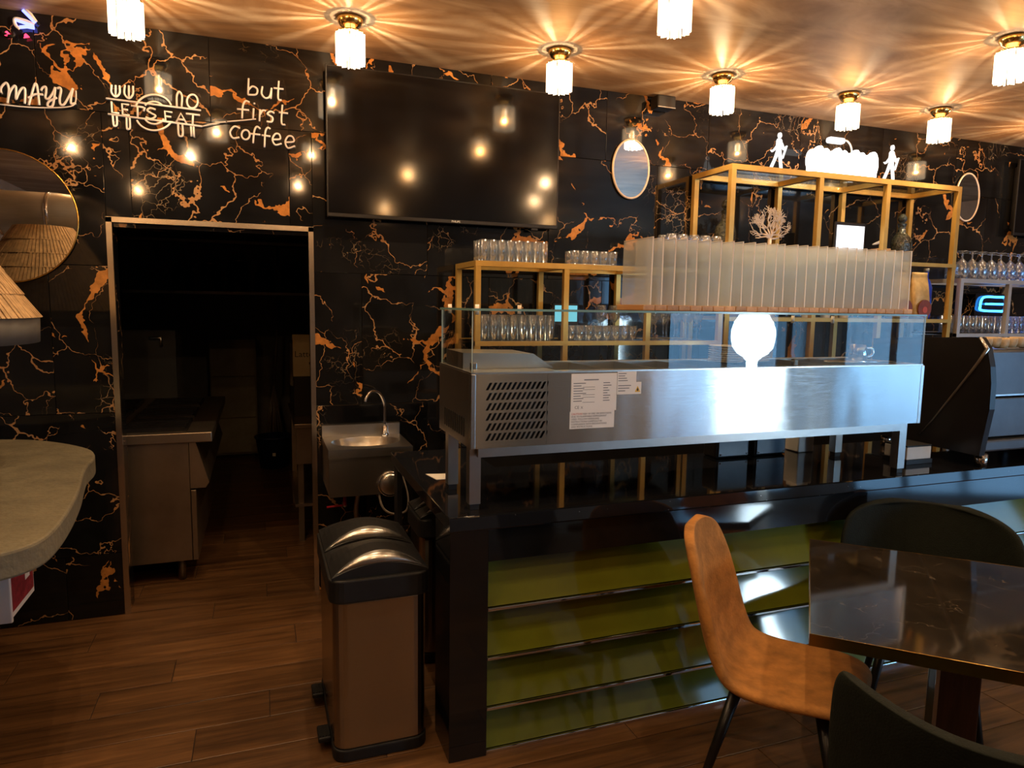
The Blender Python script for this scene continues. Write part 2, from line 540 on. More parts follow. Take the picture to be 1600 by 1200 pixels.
class MB:
    def __init__(self):
        self.v, self.f, self.s = [], [], []

    def add(self, verts, faces, smooth=False):
        k = len(self.v)
        self.v += [tuple(p) for p in verts]
        self.f += [tuple(i + k for i in f) for f in faces]
        self.s += [smooth] * len(faces)
        return self

    def box(self, x0, x1, y0, y1, z0, z1):
        p = [(x, y, z) for z in (z0, z1) for y in (y0, y1) for x in (x0, x1)]
        return self.add(p, [(0, 2, 3, 1), (4, 5, 7, 6), (0, 1, 5, 4), (2, 6, 7, 3), (0, 4, 6, 2), (1, 3, 7, 5)])

    def rbox(self, x0, x1, y0, y1, z0, z1, r=0.01, seg=2):
        bm = bmesh.new()
        bmesh.ops.create_cube(bm, size=1)
        for v in bm.verts:
            v.co = Vector(((x0 + x1) / 2 + v.co.x * (x1 - x0), (y0 + y1) / 2 + v.co.y * (y1 - y0), (z0 + z1) / 2 + v.co.z * (z1 - z0)))
        r = min(r, 0.49 * min(x1 - x0, y1 - y0, z1 - z0))
        bmesh.ops.bevel(bm, geom=bm.edges[:], offset=r, segments=seg, profile=0.5, affect='EDGES')
        bm.verts.index_update()
        self.add([v.co for v in bm.verts], [[v.index for v in f.verts] for f in bm.faces])
        bm.free()
        return self

    def tube(self, pts, r, n=8, closed=False, smooth=True):
        pts = [Vector(p) for p in pts]
        m = len(pts)
        rad = r if isinstance(r, (list, tuple)) else [r] * m
        tang = []
        for i in range(m):
            a = pts[i - 1] if (i > 0 or closed) else pts[i]
            c = pts[(i + 1) % m] if (i < m - 1 or closed) else pts[i]
            t = (c - a)
            tang.append(t.normalized() if t.length > 1e-9 else Vector((0, 0, 1)))
        nrm = tang[0].orthogonal().normalized()
        vs, fs = [], []
        for i in range(m):
            t = tang[i]
            nrm = (nrm - t * nrm.dot(t))
            nrm = nrm.normalized() if nrm.length > 1e-6 else t.orthogonal().normalized()
            bn = t.cross(nrm)
            for k in range(n):
                a = 2 * PI * k / n
                vs.append(pts[i] + (nrm * math.cos(a) + bn * math.sin(a)) * rad[i])
        for i in range(m if closed else m - 1):
            for k in range(n):
                a, b_ = i * n + k, i * n + (k + 1) % n
                j = (i + 1) % m
                fs.append((a, b_, j * n + (k + 1) % n, j * n + k))
        if not closed:
            fs.append(tuple(reversed(range(n))))
            fs.append(tuple((m - 1) * n + k for k in range(n)))
        return self.add(vs, fs, smooth)

    def lathe(self, prof, c=(0, 0, 0), n=24, smooth=True, sx=1.0, sy=1.0):
        vs, fs = [], []
        for (r, z) in prof:
            for k in range(n):
                a = 2 * PI * k / n
                vs.append((c[0] + max(r, 1e-5) * math.cos(a) * sx, c[1] + max(r, 1e-5) * math.sin(a) * sy, c[2] + z))
        for i in range(len(prof) - 1):
            for k in range(n):
                fs.append((i * n + k, i * n + (k + 1) % n, (i + 1) * n + (k + 1) % n, (i + 1) * n + k))
        return self.add(vs, fs, smooth)

    def prism(self, poly, axis, a, b_):
        """poly of 2-D points in the two other axes (in xyz order), extruded from a to b_ along axis"""
        def mk(p, q):
            return {0: (q, p[0], p[1]), 1: (p[0], q, p[1]), 2: (p[0], p[1], q)}[axis]
        n = len(poly)
        vs = [mk(p, a) for p in poly] + [mk(p, b_) for p in poly]
        fs = [tuple(reversed(range(n))), tuple(range(n, 2 * n))]
        fs += [(i, (i + 1) % n, n + (i + 1) % n, n + i) for i in range(n)]
        return self.add(vs, fs)

    def build(self, name, mat, parent=None, local=False, origin=None, mods=None):
        off = Vector((0, 0, 0))
        if parent is not None and not local:
            off = wloc(parent)
        loc = Vector((0, 0, 0))
        if origin is not None:
            loc = Vector(origin) - off
        vs = [(Vector(p) - off - loc) for p in self.v]
        me = bpy.data.meshes.new(name)
        me.from_pydata(vs, [], self.f)
        me.polygons.foreach_set('use_smooth', self.s)
        bm = bmesh.new()
        bm.from_mesh(me)
        bmesh.ops.recalc_face_normals(bm, faces=bm.faces)
        bm.to_mesh(me)
        bm.free()
        me.update()
        o = bpy.data.objects.new(name, me)
        COL.objects.link(o)
        me.materials.append(MATS[mat])
        o.location = loc
        o.parent = parent
        return o


def tag(o, label, cat, group=None):
    o['label'] = label
    o['category'] = cat
    if group:
        o['group'] = group
    return o


def thing(name, label, cat, loc, rz=0.0, group=None):
    o = bpy.data.objects.new(name, None)
    o.empty_display_size = 0.1
    COL.objects.link(o)
    o.location = loc
    o.rotation_euler = (0, 0, rz)
    return tag(o, label, cat, group)


def struct(o):
    o['kind'] = 'structure'
    return o


def copy_tree(o, parent=None):
    c = o.copy()
    COL.objects.link(c)
    c.parent = parent
    for ch in list(o.children):
        copy_tree(ch, c)
    return c


def B(name, mat, x0, x1, y0, y1, z0, z1, parent=None, r=0.0, local=False, seg=2):
    mb = MB()
    if r:
        mb.rbox(x0, x1, y0, y1, z0, z1, r, seg)
    else:
        mb.box(x0, x1, y0, y1, z0, z1)
    org = None if local else ((x0 + x1) / 2, (y0 + y1) / 2, z0)
    return mb.build(name, mat, parent, local=local, origin=org)


def smoothpath(pts, k=6, closed=False):
    pts = [Vector(p) for p in pts]
    if len(pts) < 3:
        return pts
    out = []
    m = len(pts)
    rng = m if closed else m - 1
    for i in range(rng):
        p0 = pts[(i - 1) % m] if (i > 0 or closed) else pts[0] * 2 - pts[1]
        p1, p2 = pts[i], pts[(i + 1) % m]
        p3 = pts[(i + 2) % m] if (i + 2 < m or closed) else pts[m - 1] * 2 - pts[m - 2]
        for j in range(k):
            t = j / k
            out.append(0.5 * ((2 * p1) + (p2 - p0) * t + (2 * p0 - 5 * p1 + 4 * p2 - p3) * t * t + (3 * p1 - p0 - 3 * p2 + p3) * t ** 3))
    if not closed:
        out.append(pts[-1])
    return out


def text_mesh(txt, size, name, mat, parent, loc, rot=(PI / 2, 0, 0), extrude=0.0006, align='LEFT'):
    cu = bpy.data.curves.new('t', 'FONT')
    cu.body = txt
    cu.size = size
    cu.extrude = extrude
    cu.resolution_u = 2
    cu.align_x = align
    to = bpy.data.objects.new('t', cu)
    COL.objects.link(to)
    dg = bpy.context.evaluated_depsgraph_get()
    me = bpy.data.meshes.new_from_object(to.evaluated_get(dg))
    bpy.data.objects.remove(to)
    me.name = name
    o = bpy.data.objects.new(name, me)
    COL.objects.link(o)
    me.materials.clear()
    me.materials.append(MATS[mat])
    o.rotation_euler = rot
    o.parent = parent
    o.location = Vector(loc) - (wloc(parent) if parent is not None else Vector((0, 0, 0)))
    return o


# ================================================================== THE SETTING
H = 2.975
XL, XR, YR = -2.7, 8.0, -8.2          # left wall, right wall, rear wall
DX0, DX1, DZ = -0.703, 0.283, 2.055   # kitchen opening
WT = 0.15

floor = struct(B('floor', 'grout', XL - 0.1, XR + 0.1, YR - 0.1, 4.4, -0.1, -0.004))
PW, PL = 0.2, 1.2
plank_me = None
for j in range(-14, 20):
    y0 = j * PW
    offx = ((j * 7) % 3) * 0.4 + (0.13 if j % 2 else 0.0)
    for i in range(-3, 6):
        x0 = i * PL + offx
        if x0 + PL < (-1.6 if y0 < 0 else -0.9) or x0 > (4.2 if y0 < 0 else 1.1):
            continue
        if plank_me is None:
            mb = MB()
            mb.add([(0.0015, 0.0015, -0.006), (PL - 0.0015, 0.0015, -0.006), (PL - 0.0015, PW - 0.0015, -0.006), (0.0015, PW - 0.0015, -0.006),
                    (0.0015, 0.0015, -0.001), (PL - 0.0015, 0.0015, -0.001), (PL - 0.0015, PW - 0.0015, -0.001), (0.0015, PW - 0.0015, -0.001),
                    (0.004, 0.004, 0), (PL - 0.004, 0.004, 0), (PL - 0.004, PW - 0.004, 0), (0.004, PW - 0.004, 0)],
                   [(0, 1, 5, 4), (1, 2, 6, 5), (2, 3, 7, 6), (3, 0, 4, 7), (4, 5, 9, 8), (5, 6, 10, 9), (6, 7, 11, 10), (7, 4, 8, 11), (8, 9, 10, 11)])
            po = mb.build('plank', 'plank_wood', floor, local=True)
            plank_me = po.data
        else:
            po = bpy.data.objects.new('plank', plank_me)
            COL.objects.link(po)
            po.parent = floor
        po.location = Vector((x0, y0, 0)) - floor.location

mb = MB()
for j in range(-41, 22):
    y0 = j * PW
    offx = ((j * 7) % 3) * 0.4 + (0.13 if j % 2 else 0.0)
    for i in range(-4, 8):
        x0 = i * PL + offx
        if x0 < XL - 0.3 or x0 > XR:
            continue
        if -14 <= j < 20 and not (x0 + PL < (-1.6 if y0 < 0 else -0.9) or x0 > (4.2 if y0 < 0 else 1.1)) and -3 <= i < 6:
            continue
        xe, xa = min(XR, x0 + PL), max(XL, x0)
        if xe - xa > 0.02:
            mb.box(xa + 0.002, xe - 0.002, y0 + 0.002, y0 + PW - 0.002, -0.004, 0)
pf = mb.build('plank_field', 'plank_wood', floor)
pf['kind'] = 'stuff'

ceiling = struct(B('ceiling', 'ceiling_plaster', XL - 0.1, XR + 0.1, YR - 0.1, WT, H, H + 0.1))

# back wall: core with the kitchen opening, faced with marble tiles
mb = MB()
mb.box(XL - 0.1, DX0, 0.012, WT, 0, H)
mb.box(DX1, XR + 0.1, 0.012, WT, 0, H)
mb.box(DX0, DX1, 0.012, WT, DZ, H)
wall_back = struct(mb.build('wall_back', 'joint_black', None, origin=(0, 0.08, 0)))
TW = 0.7525
zs = [0.0, 0.335, 1.075, 1.815, 2.556, H]
g = 0.0012
for r_ in range(5):
    z0, z1 = zs[r_], zs[r_ + 1]
    shift = 0.0 if r_ % 2 == 0 else 0.376
    k = -7
    while True:
        xa = 2.047 + shift + k * TW
        xb = xa + TW
        k += 1
        if xa > 6.9:
            break
        if xb < -1.6:
            continue
        xa2, xb2 = xa, xb
        pieces = []
        if z0 < DZ:                       # rows beside the opening
            for (p, q) in ((xa, min(xb, DX0)), (max(xa, DX1), xb)):
                if q - p > 0.01:
                    pieces.append((p, q, z0, z1))
            p, q = max(xa, DX0), min(xb, DX1)
            if q - p > 0.01 and z1 > DZ:
                pieces.append((p, q, DZ, z1))
        else:
            pieces.append((xa, xb, z0, z1))
        for (p, q, a, c) in pieces:
            mb = MB()
            mb.add([(p + g, 0.011, a + g), (q - g, 0.011, a + g), (q - g, 0.011, c - g), (p + g, 0.011, c - g),
                    (p + g, 0.001, a + g), (q - g, 0.001, a + g), (q - g, 0.001, c - g), (p + g, 0.001, c - g),
                    (p + 2 * g, 0, a + 2 * g), (q - 2 * g, 0, a + 2 * g), (q - 2 * g, 0, c - 2 * g), (p + 2 * g, 0, c - 2 * g)],
                   [(0, 1, 5, 4), (1, 2, 6, 5), (2, 3, 7, 6), (3, 0, 4, 7), (4, 5, 9, 8), (5, 6, 10, 9), (6, 7, 11, 10), (7, 4, 8, 11), (8, 9, 10, 11)])
            mb.build('tile', 'black_marble', wall_back, origin=((p + q) / 2, 0, a))

# opening lining and steel trim
mb = MB()
fw = 0.024
mb.box(DX0 - 0.002, DX0 + fw, -0.006, 0.02, 0, DZ)
mb.box(DX1 - fw, DX1 + 0.002, -0.006, 0.02, 0, DZ)
mb.box(DX0 - 0.002, DX1 + 0.002, -0.006, 0.02, DZ - fw, DZ + 0.002)
struct(mb.build('trim_1', 'door_frame_steel', None, origin=((DX0 + DX1) / 2, 0, 0)))
mb = MB()
mb.box(DX0 + 0.001, DX0 + 0.018, 0.021, WT + 0.01, 0, DZ - 0.026)
mb.box(DX1 - 0.018, DX1 - 0.001, 0.021, WT + 0.01, 0, DZ - 0.026)
mb.box(DX0 + 0.001, DX1 - 0.001, 0.021, WT + 0.01, DZ - 0.045, DZ - 0.026)
struct(mb.build('trim_2', 'black_marble', None, origin=((DX0 + DX1) / 2, 0.08, 0)))

struct(B('wall_left', 'dark_wall', XL - 0.1, XL, YR, 0.012, 0, H))
# right wall and rear wall with daylight windows
mb = MB()
mb.box(XR, XR + 0.1, YR, -7.2, 0, H)
mb.box(XR, XR + 0.1, -4.6, 0.012, 0, H)
mb.box(XR, XR + 0.1, -7.2, -4.6, 0, 0.25)
mb.box(XR, XR + 0.1, -7.2, -4.6, 2.5, H)
struct(mb.build('wall_right', 'dark_wall', None, origin=(XR, -4, 0)))
mb = MB()
RX0, RX1 = 5.7, 7.8
mb.box(XL - 0.1, RX0, YR - 0.1, YR, 0, H)
mb.box(RX1, XR + 0.1, YR - 0.1, YR, 0, H)
mb.box(RX0, RX1, YR - 0.1, YR, 0, 0.25)
mb.box(RX0, RX1, YR - 0.1, YR, 2.5, H)
struct(mb.build('wall_rear', 'dark_wall', None, origin=(2, YR, 0)))


def window(name, horizontal, a0, a1, plane, z0, z1, n):
    mb = MB()
    def bb(p, q, c, d):
        if horizontal:
            mb.box(p, q, plane - 0.05, plane + 0.01, c, d)
        else:
            mb.box(plane - 0.01, plane + 0.05, p, q, c, d)
    bb(a0, a1, z0, z0 + 0.06)
    bb(a0, a1, z1 - 0.06, z1)
    for i in range(n + 1):
        c = a0 + (a1 - a0) * i / n
        p, q = max(a0, c - 0.035), min(a1, c + 0.035)
        bb(p, q, z0 + 0.06, z1 - 0.06)
    org = ((a0 + a1) / 2, plane, z0) if horizontal else (plane, (a0 + a1) / 2, z0)
    o = struct(mb.build(name, 'black_metal', None, origin=org))
    for i in range(n):
        p = a0 + (a1 - a0) * i / n + 0.035
        q = a0 + (a1 - a0) * (i + 1) / n - 0.035
        if horizontal:
            B('pane', 'clear_glass', p, q, plane - 0.025, plane - 0.019, z0 + 0.06, z1 - 0.06, o)
        else:
            B('pane', 'clear_glass', plane + 0.019, plane + 0.025, p, q, z0 + 0.06, z1 - 0.06, o)


window('window_1', True, RX0, RX1, YR - 0.02, 0.25, 2.5, 2)
window('window_2', False, -7.2, -4.6, XR + 0.02, 0.25, 2.5, 3)

# kitchen shell behind the opening
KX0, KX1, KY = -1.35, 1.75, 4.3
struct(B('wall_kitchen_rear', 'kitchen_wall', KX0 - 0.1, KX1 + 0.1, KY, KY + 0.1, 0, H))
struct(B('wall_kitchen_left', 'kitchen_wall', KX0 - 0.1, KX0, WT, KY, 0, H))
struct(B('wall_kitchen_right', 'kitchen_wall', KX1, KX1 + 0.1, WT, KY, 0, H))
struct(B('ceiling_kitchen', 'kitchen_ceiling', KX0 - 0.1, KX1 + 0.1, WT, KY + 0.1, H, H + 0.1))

# ================================================================== CEILING LAMPS
LZ = H


def make_lamp():
    t = thing('ceiling_lamp', 'x', 'ceiling lamp', (0, 0, 0), group='crystal rod ceiling lamps')
    mb = MB()
    mb.lathe([(0, 0), (0.058, 0), (0.060, -0.008), (0.056, -0.024), (0.044, -0.040), (0.030, -0.048), (0.026, -0.062), (0.0, -0.062)], n=28)
    mb.build('canopy', 'lamp_gold', t, local=True)
    mb = MB()
    R = 0.060
    nrod = 27
    for k in range(nrod):
        a = 2 * PI * (k + random.uniform(-0.22, 0.22)) / nrod
        c, s = math.cos(a), math.sin(a)
        # a triangular crystal bar
        w = random.uniform(0.0042, 0.0078)
        d = 0.0085
        pts = [(R + d, 0), (R - 0.004, -w), (R - 0.004, w)]
        vs = []
        for z in (-0.070, -0.206):
            for (pr, pt) in pts:
                vs.append((c * pr - s * pt, s * pr + c * pt, z - (0.004 if (k % 2) else 0)))
        mb.add(vs, [(0, 1, 2), (3, 5, 4), (0, 3, 4, 1), (1, 4, 5, 2), (2, 5, 3, 0)])
    mb.build('crystal_shade', 'crystal_rod', t, local=True)
    mb = MB()
    mb.lathe([(0.054, -0.0665), (0.066, -0.0665), (0.066, -0.0715), (0.054, -0.0715), (0.054, -0.0665)], n=28)
    for k in range(3):
        a = 2 * PI * k / 3
        mb.tube([(0.024 * math.cos(a), 0.024 * math.sin(a), -0.058), (0.058 * math.cos(a), 0.058 * math.sin(a), -0.069)], 0.0025, 6)
    mb.build('shade_ring', 'lamp_gold', t, local=True)
    mb = MB()
    mb.lathe([(0, -0.078), (0.010, -0.080), (0.016, -0.095), (0.019, -0.112), (0.016, -0.130), (0.009, -0.145), (0, -0.150)], n=14)
    mb.build('bulb', 'bulb_glow', t, local=True)
    mb = MB()
    mb.lathe([(0, -0.060), (0.012, -0.060), (0.012, -0.077), (0, -0.077)], n=14)
    mb.build('bulb_socket', 'lamp_gold', t, local=True)
    ld = bpy.data.lights.new('lamp_light', 'POINT')
    ld.energy = LAMP_W
    ld.color = LAMP_COL
    ld.shadow_soft_size = 0.005
    lo = bpy.data.objects.new('lamp_light', ld)
    COL.objects.link(lo)
    lo.parent = t
    lo.location = (0.0, 0, -0.154)
    return t


LAMPS = [(-0.502, -0.50, 'crystal ceiling lamp nearest the left, above the cutlery neon sign'),
         (0.431, -0.503, 'crystal ceiling lamp above the top left corner of the big television'),
         (1.501, -0.507, 'crystal ceiling lamp above the right end of the big television'),
         (2.516, -0.511, 'crystal ceiling lamp between the small black speaker and the gold rack'),
         (3.432, -0.525, 'crystal ceiling lamp above the glowing white sign'),
         (4.229, -0.506, 'crystal ceiling lamp farthest back, right of the glowing sign'),
         (5.25, -0.51, 'crystal ceiling lamp beyond the right edge of the picture'),
         (1.619, -1.40, 'near crystal ceiling lamp cut by the top edge of the picture'),
         (3.448, -1.50, 'large near crystal ceiling lamp at the right edge of the picture'),
         (-0.25, -1.45, 'crystal ceiling lamp over the wood floor in front of the kitchen opening'),
         (-1.35, -2.45, 'crystal ceiling lamp over the left corner, seen in the wall tiles'),
         (-0.50, -2.40, 'crystal ceiling lamp mirrored beside the kitchen opening'),
         (0.42, -1.95, 'crystal ceiling lamp mirrored beside the coffee neon sign'),
         (2.60, -2.45, 'crystal ceiling lamp over the marble table'),
         (0.40, -3.55, 'crystal ceiling lamp over the camera side of the room'),
         (1.30, -2.60, 'crystal ceiling lamp mirrored in the middle of the television'),
         (5.3, -1.5, 'crystal ceiling lamp over the far end of the bar'),
         (2.95, -3.6, 'crystal ceiling lamp behind the marble table'),
         (-1.2, -4.6, 'crystal ceiling lamp behind the camera on the left'),
         (1.5, -5.0, 'crystal ceiling lamp behind the camera in the middle'),
         (3.8, -5.2, 'added crystal ceiling lamp behind the camera towards the windows'),  # this and the next are unseen, added to brighten the brass table edge
         (5.6, -3.4, 'added crystal ceiling lamp over the far right of the room')]
lamp0 = make_lamp()
for i, (x, y, lab) in enumerate(LAMPS):
    o = lamp0 if i == 0 else copy_tree(lamp0)
    o.location = (x, y, LZ)
    o.rotation_euler = (0, 0, random.uniform(0, 1))
    o['label'] = lab

# ================================================================== WALL THINGS
# ---- televisions
def tv(x0, x1, z0, z1, label, logo=True):
    t = thing('television', label, 'television', ((x0 + x1) / 2, -0.04, z0))
    B('back_cover', 'black_plastic', x0 + 0.04, x1 - 0.04, -0.05, -0.002, z0 + 0.05, z1 - 0.05, t, 0.01)
    mb = MB()
    mb.rbox(x0, x1, -0.072, -0.0505, z0, z1, 0.004)
    mb.build('bezel', 'black_plastic', t, origin=(x0, -0.06, z0))
    B('screen', 'screen_black', x0 + 0.008, x1 - 0.008, -0.0735, -0.0722, z0 + 0.022, z1 - 0.008, t)
    if logo:
        text_mesh('PHILIPS', 0.016, 'logo', 'white_print', t, ((x0 + x1) / 2 + 0.04, -0.0728, z0 + 0.006), align='CENTER')
        B('sensor', 'black_plastic', x0 + 1.18, x0 + 1.22, -0.070, -0.055, z0 - 0.012, z0 - 0.0005, t)
    return t


tv(0.353, 1.700, 2.110, 2.895, 'large black wall television right of the coffee neon sign')
tv(5.66, 6.75, 2.27, 2.86, 'black television at the right edge of the back wall', False)

# ---- mirrors
def mirror(c, rx, rz, label, rimr, rim):
    t = thing('wall_mirror', label, 'mirror', (c[0], -0.001, c[1]))
    n = 56
    ring = [(c[0] + rx * math.cos(2 * PI * k / n), -0.014, c[1] + rz * math.sin(2 * PI * k / n)) for k in range(n)]
    mb = MB()
    mb.tube(ring, rimr, 8, closed=True)
    mb.build('rim', rim, t, origin=(c[0], -0.014, c[1]))
    poly = [(c[0] + (rx - rimr * 0.4) * math.cos(2 * PI * k / n), c[1] + (rz - rimr * 0.4) * math.sin(2 * PI * k / n)) for k in range(n)]
    mb = MB()
    mb.prism(poly, 1, -0.016, -0.002)
    mb.build('mirror_plate', 'mirror_glass', t, origin=(c[0], -0.01, c[1]))


mirror((2.221, 2.516), 0.128, 0.180, 'oval mirror with pale rim on the marble between television and gold rack', 0.007, 'cream_metal')
mirror((5.19, 2.54), 0.125, 0.180, 'oval mirror with pale rim behind the right end of the gold rack', 0.007, 'cream_metal')
mirror((-1.13, 2.032), 0.310, 0.310, 'large round mirror on the marble at the left edge', 0.004, 'brass')

# ---- small speaker
t = thing('wall_speaker', 'small black speaker box high on the marble wall', 'speaker', (2.42, -0.001, 2.88))
B('cabinet', 'black_plastic', 2.345, 2.475, -0.10, -0.012, 2.885, 2.963, t, 0.008)
B('wall_bracket', 'satin_steel', 2.39, 2.43, -0.012, -0.001, 2.90, 2.95, t)
B('trim_bar', 'satin_steel', 2.347, 2.473, -0.103, -0.0995, 2.887, 2.892, t)

# ---- neon signs
def tracer(ox, oy, s, plane=-0.022):
    return lambda p: at(ox + p[0] / s, oy + p[1] / s, 1, plane)


def neon(name, label, strokes, tr, r, plates=(), mat='neon_white', part='neon_tube', extra=()):
    allp = [tr(p) for st in strokes for p in st[0]]
    c = sum(allp, Vector()) / len(allp)
    t = thing(name, label, 'neon sign', (c.x, -0.001, min(p.z for p in allp)))
    for st in strokes:
        pts = [tr(p) for p in st[0]]
        if len(st) > 1 and st[1] == 'line':
            path = pts
            closed = False
        elif len(st) > 1 and st[1] == 'closed':
            path = smoothpath(pts, 6, True)
            closed = True
        else:
            path = smoothpath(pts, 6)
            closed = False
        mb = MB()
        mb.tube(path, r, 7, closed)
        mb.build(part, st[2] if len(st) > 2 else mat, t, origin=path[0])
    for pl in plates:
        pp = [tr(p) for p in pl]
        mb = MB()
        mb.prism([(p.x, p.z) for p in pp], 1, -0.013, -0.008)
        mb.build('backing_plate', 'acrylic_clear', t, origin=pp[0])
    for st in extra:
        mb = MB()
        mb.tube(smoothpath([tr(p) for p in st], 6), 0.003, 6)
        mb.build('cable', 'neon_white', t, origin=tr(st[0]))
    mb = MB()
    for p in (allp[0], allp[len(allp) // 2], allp[-1]):
        mb.tube([(p.x, -0.001, p.z), (p.x, -0.013, p.z)], 0.005, 8)
    mb.build('standoff', 'satin_steel', t, origin=allp[0])
    return t


S = lambda *p: (list(p),)
Ln = lambda *p: (list(p), 'line')
neon('neon_sign', 'unlit white neon script reading MAYU at the left edge', [
    S((10, 870), (8, 830), (30, 795), (62, 778), (82, 830), (78, 900), (70, 968)),
    S((72, 940), (95, 860), (130, 808), (148, 815), (150, 870), (150, 930), (172, 880), (205, 828), (232, 832), (236, 890), (232, 972)),
    S((270, 985), (295, 890), (325, 792), (345, 800), (358, 890), (368, 985)), S((262, 920), (330, 885), (405, 888)),
    S((385, 850), (400, 822), (428, 815), (432, 860), (425, 915), (455, 925), (495, 870), (518, 818)),
    S((518, 818), (510, 900), (495, 985), (465, 1003), (445, 985), (462, 950), (535, 915)),
    S((535, 830), (560, 822), (572, 850), (560, 920), (565, 975), (600, 978), (645, 905), (683, 828)), S((683, 828), (665, 920), (668, 972), (702, 968))],
    tracer(0, 0, 6.0), 0.0052, [[(-10, 770), (340, 775), (715, 815), (712, 1000), (470, 1020), (0, 985)]],
    extra=[[(0, 978), (200, 1000), (400, 1010), (600, 1006), (690, 985), (712, 930), (712, 850)]])


def arc(cx, cy, r, a0, a1, n=10, ry=None):
    ry = ry or r
    return [(cx + r * math.cos(math.radians(a0 + (a1 - a0) * i / n)), cy - ry * math.sin(math.radians(a0 + (a1 - a0) * i / n))) for i in range(n + 1)]


tz = tracer(0, 0, 3.2)
neon('neon_sign', "unlit white neon reading LET'S EAT across a plate with cutlery", [
    Ln((530, 492), (1005, 552)), Ln((540, 570), (1010, 632)),
    Ln((557, 508), (560, 562), (596, 567)),
    Ln((645, 524), (610, 519), (613, 572), (648, 577)), Ln((611, 546), (640, 550)),
    Ln((655, 528), (718, 537)), Ln((687, 533), (688, 585)), Ln((724, 537), (718, 556)),
    S((778, 548), (752, 540), (736, 552), (756, 566), (778, 580), (756, 594), (728, 585)),
    Ln((862, 562), (824, 556), (828, 606), (865, 611)), Ln((826, 581), (856, 585)),
    Ln((880, 614), (904, 566), (932, 618)), Ln((890, 596), (924, 600)),
    Ln((930, 568), (1000, 576)), Ln((965, 573), (963, 628)),
    S((558, 424), (557, 462), (578, 484), (598, 466), (598, 428)), Ln((578, 426), (578, 480)),
    S((624, 425), (622, 468), (644, 492), (664, 472), (665, 430)), Ln((644, 428), (644, 488)),
    S((563, 578), (568, 625), (578, 630), (585, 620), (584, 582)), S((632, 588), (634, 640), (642, 646), (650, 636), (648, 590)),
    S(*arc(768, 558, 95, 22, 158, 12, 85)), S(*arc(768, 558, 55, 38, 142, 8, 50)),
    S(*arc(772, 570, 95, 202, 332, 12, 82)), S(*arc(772, 570, 55, 205, 330, 8, 50)),
    S((884, 532), (884, 480), (896, 458), (910, 480), (908, 534)),
    (arc(962, 507, 27, 0, 330, 10, 34), 'closed'),
    S((890, 620), (893, 672), (904, 682), (914, 672), (912, 622)), S((955, 632), (957, 682)), S((968, 633), (970, 684))],
    tz, 0.0047, [[(515, 430), (680, 430), (700, 470), (860, 470), (880, 440), (1000, 460), (1015, 640), (980, 690), (880, 690), (760, 655), (540, 640)]],
    extra=[[(1010, 632), (1080, 615), (1128, 609)]])
neon('neon_sign', 'unlit white neon handwriting reading but first coffee', [
    Ln((1243, 392), (1240, 474)), S((1240, 452), (1262, 432), (1286, 446), (1280, 472), (1240, 474)),
    S((1312, 432), (1308, 468), (1326, 490), (1348, 482), (1358, 440)), Ln((1358, 440), (1354, 494)),
    S((1394, 405), (1390, 480), (1396, 500), (1408, 500)), Ln((1368, 440), (1418, 446)),
    S((1248, 512), (1228, 505), (1214, 530), (1210, 592)), Ln((1185, 545), (1246, 551)),
    Ln((1268, 542), (1265, 598)), Ln((1272, 514), (1271, 521)),
    Ln((1300, 547), (1297, 606)), S((1299, 574), (1312, 553), (1330, 554)),
    S((1372, 566), (1352, 557), (1337, 570), (1362, 588), (1358, 609), (1333, 607)),
    S((1412, 524), (1407, 600), (1412, 622), (1425, 623)), Ln((1394, 562), (1440, 567)),
    S((1200, 642), (1172, 632), (1150, 660), (1164, 690), (1197, 687)),
    (arc(1228, 674, 20, 0, 330, 10, 24), 'closed'),
    S((1302, 644), (1284, 633), (1271, 656), (1265, 716)), Ln((1248, 668), (1302, 674)),
    S((1352, 645), (1338, 638), (1326, 662), (1322, 736)), Ln((1308, 676), (1352, 682)),
    S((1366, 698), (1400, 695), (1396, 672), (1376, 670), (1362, 697), (1376, 724), (1408, 718)),
    S((1426, 712), (1468, 708), (1462, 684), (1440, 682), (1426, 710), (1440, 740), (1474, 730))],
    tz, 0.0047, [[(1225, 385), (1260, 385), (1420, 395), (1450, 540), (1440, 640), (1490, 690), (1480, 750), (1300, 745), (1150, 710), (1140, 640), (1180, 600), (1180, 520)]],
    extra=[[(1134, 608), (1210, 602), (1280, 595)]])
t6 = tracer(0, 0, 6.0)
neon('neon_sign', 'small lit neon figure with blue strokes and red dots in the top left corner', [
    (list([(215, 95), (270, 150), (330, 212)]), 'line', 'neon_blue'), (list([(238, 88), (290, 135), (338, 205)]), 'line', 'neon_white'),
    (list([(145, 185), (230, 215), (318, 240)]), 'line', 'neon_blue'), (list([(185, 255), (250, 250), (322, 262)]), 'line', 'neon_blue'),
    (list([(320, 232), (240, 195), (150, 175), (135, 200), (150, 240), (185, 270)]), 'smooth', 'neon_white'),
    (list([(55, 300), (85, 325), (60, 335), (85, 322)]), 'line', 'neon_red'), (list([(235, 325), (262, 345), (235, 350), (250, 330)]), 'line', 'neon_red'),
    (list([(20, 300), (60, 320), (110, 340), (130, 330), (120, 300)]), 'smooth', 'black_plastic')],
    t6, 0.0075)

